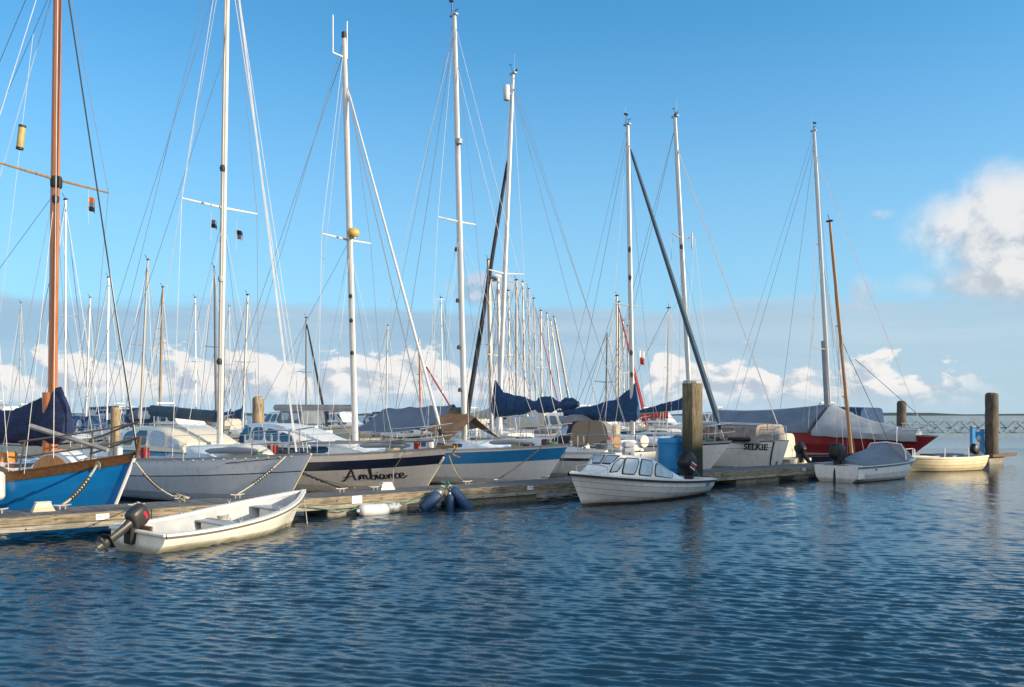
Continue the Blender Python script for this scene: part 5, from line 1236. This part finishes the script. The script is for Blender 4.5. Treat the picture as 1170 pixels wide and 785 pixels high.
# ================================================================ yachts on the pontoons behind
BG = []
def bg(label, bx, top, Y, rz=None, L=None, hullm=None, mm=alu, coverm=None, gear='small', spr=((.5, .7),), furl=None, hood=None, name='sailboat', r=.072, r0=None, stripe=navy, drop=0):
    hgt = HC+(HY-top[1])*Y/F; r *= (.75, 1.3, .95, 1.1, .8)[len(BG) % 5]
    L = L or min(10.5, max(6.5, hgt*.76)); rz = HEAD if rz is None else math.radians(rz); d = V(math.cos(rz), math.sin(rz), 0)
    mast_p = V((bx-CX)/F*Y, Y, 0); tip = mast_p+d*(.42*L)
    h = Hull(L, L*.31, 1.30, 1.0, 1.05, rake=1.1, srake=-.2, tw=.7, draft=.35)
    b = Boat(name, label, 'sailboat', h, tip=tip, rz=rz)
    b.root['group'] = 'yachts moored on the pontoons behind'
    h.build(b.root, ROWS(.22, .14), [antiblue, hullm or white, stripe], 1, n=12)
    h.deck(b.root, deckgrey, n=8)
    S, o = cabin(b, .24, .70, 1.0, .32, .5, white, wins=((.35, .55, .3, .7), (.62, .85, .3, .7)), hatch=False)
    m_, base, top_ = rig(b, bx, top, 1.4, r, spr=spr, mm=mm, gear=gear, light=True, d=.42*L, fore=(.97, .15), furl=furl)
    bm, p0, p1 = boom(b, base, 2.25, L*.36, mm, .06, .02)
    if coverm: sail_cover(b, p0+V(.2, 0, 0), p1, ((0, .7, .2, .12), (.1, .42, .2, .18), (.6, .24, .2, .16), (1, .1, .1, .08)), coverm, seed=len(BG))
    if hood:
        sh = Shell(-L*.58, -L*.78, lambda u: .95, lambda u: .2+.75*math.sin(min(1, u*1.3)*math.pi/2), lambda u: h.zs(.66)+.28, .5, .4)
        oo = sh.build(b.root, 'sprayhood', hood); sh.win(oo, .25, .8, .35, .8, paleglass)
    pulpit(b, .16, .6, mid=False); lifelines(b, .18, .9, 4, rr=.012)
    BG.append((b, L)); return b, m_, base, top_
bg('cream sloop with silver mast just right of the varnished mast, behind the navy cover', 74, (75, 228), 43.5, -40, hullm=offwhite, hood=None)
bg('white sloop with white mast, second mast right of the varnished one', 98, (103, 340), 66, hood=bluecloth, mm=whitemast)
bg('white sloop with blue cockpit canopy, its slim mast above the slim timber pile', 122, (124, 317), 56, -45, coverm=None, hood=bluecloth, hullm=offwhite)
bg('sloop whose tall dull mast leans right, just left of the short weathered brown mast', 160, (169, 297), 50, -55, mm=alud, coverm=greycloth)
bg('old yacht with a short weathered brown mast and grey cover, behind the pale blue sloop', 182, (186, 328), 60, -51, mm=brownmast, coverm=greycloth, r=.12, spr=((.7, .25),), hood=greycloth)
bg('yacht whose pale slim mast stands midway between the brown mast and the white mast', 224, (223, 340), 70, mm=alu, hullm=offwhite, coverm=greycloth)
b, m_, base, top_ = bg('yacht with dark mast just left of the white mast of the grey sloop', 247, (245, 305), 62, -58, mm=mat('dark_mast', (.10, .10, .11), .5), hood=browncloth, coverm=browncloth)
bg('yacht whose dull mast rises just right of the white mast, above the timber pile', 277, (283, 337), 54, -50, mm=alud, coverm=bluecloth, hood=creamcloth)
bg('yacht with dark grey mast and thick dark forestay, right of the sunlit timber pile', 350, (350, 363), 66, -46, mm=mat('slate_mast', (.14, .16, .19), .5), furl=(blackcloth, .05, .09), hood=bluecloth, coverm=navycloth)
bg('boat with short varnished wooden mast behind the tarpaulin awning', 481, (479, 388), 58, -50, mm=varnish, gear='none', r=.10, spr=((.6, .2),), hullm=offwhite)
bg('yacht with slim pale mast topped by a T bar, behind the awning', 506, (504, 340), 76, -51, mm=whitemast, spr=((.985, .45), (.5, .6)))
bg('yacht with tall weathered mast just left of the navy sail bag mast', 562, (558, 297), 52, -62, mm=alud, r=.12, hullm=offwhite, coverm=creamcloth, hood=creamcloth)
b, m_, base, top_ = bg('yacht with radar scanner high on its pale mast, above the navy sail bag', 572, (569, 318), 43, 120, mm=whitemast, r=.11, spr=((.92, .02), (.5, .7)), gear='none')
MB().ball(top_+V(.25, 0, .1), .32, 16, (1, 1, .45)).build('radar_dome', fenderw, m_); MB().beam(top_+V(-.1, 0, -.1), top_+V(.5, 0, -.06), .12, .06).build('radar_bracket', alud, m_)
bg('yacht whose pale mast has a wide T top, above the navy sail bag', 590, (590, 320), 55, -57, mm=farmast, spr=((.985, .9), (.45, .6)), coverm=bluecloth, hullm=offwhite)
bg('yacht with brownish mast, second of the mast cluster right of the sail bag mast', 601, (597, 322), 63, -57, mm=alud, coverm=greencan, hood=greycloth)
bg('yacht with radar midway up its pale mast, third of the mast cluster', 613, (610, 341), 71, -55, mm=farmast, furl=(redcloth, .02, .04), coverm=bluecloth)
bg('yacht with cream mast, fourth of the mast cluster above the navy sail bag', 619, (618, 355), 79, -55, mm=mat('cream_mast', (.66, .62, .52), .5), hullm=offwhite)
bg('yacht with grey mast, fifth of the mast cluster above the navy sail bag', 632, (625, 358), 87, -55, mm=alud, hood=bluecloth, coverm=bluecloth)
bg('yacht with short pale mast leaning left, rightmost of the mast cluster', 655, (633, 362), 96, -55, mm=farmast, r=.12)
bg('small yacht with short slate blue mast left of the silver mast trio', 692, (694, 380), 46.5, -60, mm=mat('bluish_mast', (.10, .15, .20), .5), furl=None, gear='none', hullm=offwhite, hood=blackcloth, coverm=None, L=7)
bg('yacht with red furled sail, first mast of the close trio above the cabin boat', 704, (705, 338), 56, -57, mm=alud, furl=(redcloth, .035, .07))
bg('yacht with white mast, middle of the close trio left of the silver mast', 707, (707, 345), 66, -57, mm=farmast, coverm=redcloth)
bg('yacht with thin cream mast, last of the close trio left of the silver mast', 713, (712, 366), 77, -57, mm=mat('cream_mast', (.66, .62, .52), .5), furl=(redcloth, .03, .05))
bg('yacht with cream windscreen and red boom cover, seen just above the blue drum', 762, (764, 352), 60, -20, mm=alu, coverm=redcloth, hood=creamcloth, hullm=offwhite, r=.05)
bg('yacht with tall slim mast in the cluster, just right of the navy sail bag mast', 583, (581, 332), 62, -57, mm=alud)
bg('yacht with thin mast squeezed between the second and third masts of the cluster', 607, (604, 330), 84, -57, mm=farmast)
bg('yacht with thin leaning mast, last but one at the right edge of the cluster', 645, (629, 366), 104, -57, mm=alud)
bg('yacht with thin pale mast close left of the silver mast behind the cabin boat', 718, (717, 372), 92, -57, mm=farmast)
bg('yacht with faint grey mast between the radar dome mast and the awning', 441, (443, 372), 96, -50, mm=alud, hood=bluecloth)
bg('yacht with faint pale mast left of the cream cruiser and sunlit timber pile', 263, (262, 350), 92, -50, mm=alud, coverm=bluecloth)
bg('yacht with faint grey mast at the far left edge behind the shrouds', 22, (24, 346), 84, -50, mm=alud, hood=bluecloth, coverm=navycloth)
cruiser('cream motor cruiser with white radar arch behind the timber pile and grey sloop', (-16.0, 50.5, 0), math.radians(-30), 8.5, bluecloth, offwhite, 1.2)
cruiser('white motor cruiser with dark blue canopy behind the bow rail of the bright blue yacht', (-27.0, 71, 0), math.radians(-25), 9.5, bluecloth, white, 1.3)
cruiser('white motor cruiser with grey canopy behind the navy sail cover, left edge', (-29.5, 58, 0), math.radians(-20), 9, greycloth, white, 1.3)
b = cruiser('small white cabin cruiser between the ketch stern and the blue drum', (5.9, 43.5, 0), math.radians(-28), 7.0, creamcloth, white, 1.1)
more = [  # px of the canopy, distance, heading, size, canopy, hull, label
 (30, 49, 150, 8, navycloth, offwhite, 'cream motor cruiser with navy canopy far left, partly behind the navy sail cover'),
 (150, 62, -30, 8, bluecloth, white, 'white motor cruiser with blue canopy between the slim pile and the cream shelter'),
 (205, 76, -35, 8.5, greycloth, white, 'white motor cruiser with grey canopy behind the cream shelter of the grey sloop'),
 (330, 60, 140, 8, greycloth, white, 'white motor cruiser with tall wheelhouse just right of the sunlit timber pile'),
 (385, 78, -35, 8, navycloth, offwhite, 'cream motor cruiser with navy canopy behind the radar dome mast'),
 (455, 88, -30, 8, bluecloth, white, 'white motor cruiser behind the tarpaulin awning, seen above its ridge'),
 (545, 72, -35, 7.5, greycloth, white, 'white motor cruiser with grey canopy left of the navy sail bag'),
 (640, 82, 140, 8.5, bluecloth, white, 'white motor cruiser with blue canopy under the outer end of the navy sail bag'),
 (675, 55, -40, 7, blackcloth, offwhite, 'cream motor cruiser with black canopy left of the taupe sprayhood'),
 (745, 72, -30, 8, redcloth, white, 'white motor cruiser with red canopy between silver mast and thick pile'),
 (815, 66, 150, 8, greycloth, white, 'white motor cruiser with grey canopy just right of the thick square pile')]
for px, Y, hd, L, cm, hm, lab in more:
    a = math.radians(hd); d = V(math.cos(a), math.sin(a), 0)
    cruiser(lab, V((px-CX)/F*Y, Y, 0)+d*L*.6, a, L, cm, hm, 1.15, group='motor cruisers moored behind')
# second pontoons behind
for label, a, c_ in (('far pontoon with the cream and white yachts, behind the two leftmost timber piles', (-38, 49), (-8, 77)), ('far pontoon behind the mast cluster', (-2, 66), (14, 104))):
    a, c_ = V(*a, 0), V(*c_, 0); r_ = thing('far_pontoon', label, 'pontoon', a, math.atan2((c_-a).y, (c_-a).x)); L_ = (c_-a).length
    MB().box((L_/2, 0, .42), (L_, 1.6, .06)).build('deck_boards', plank, r_, smooth=False); MB().box((L_/2, 0, .22), (L_, 1.5, .34)).build('float', concrete, r_)
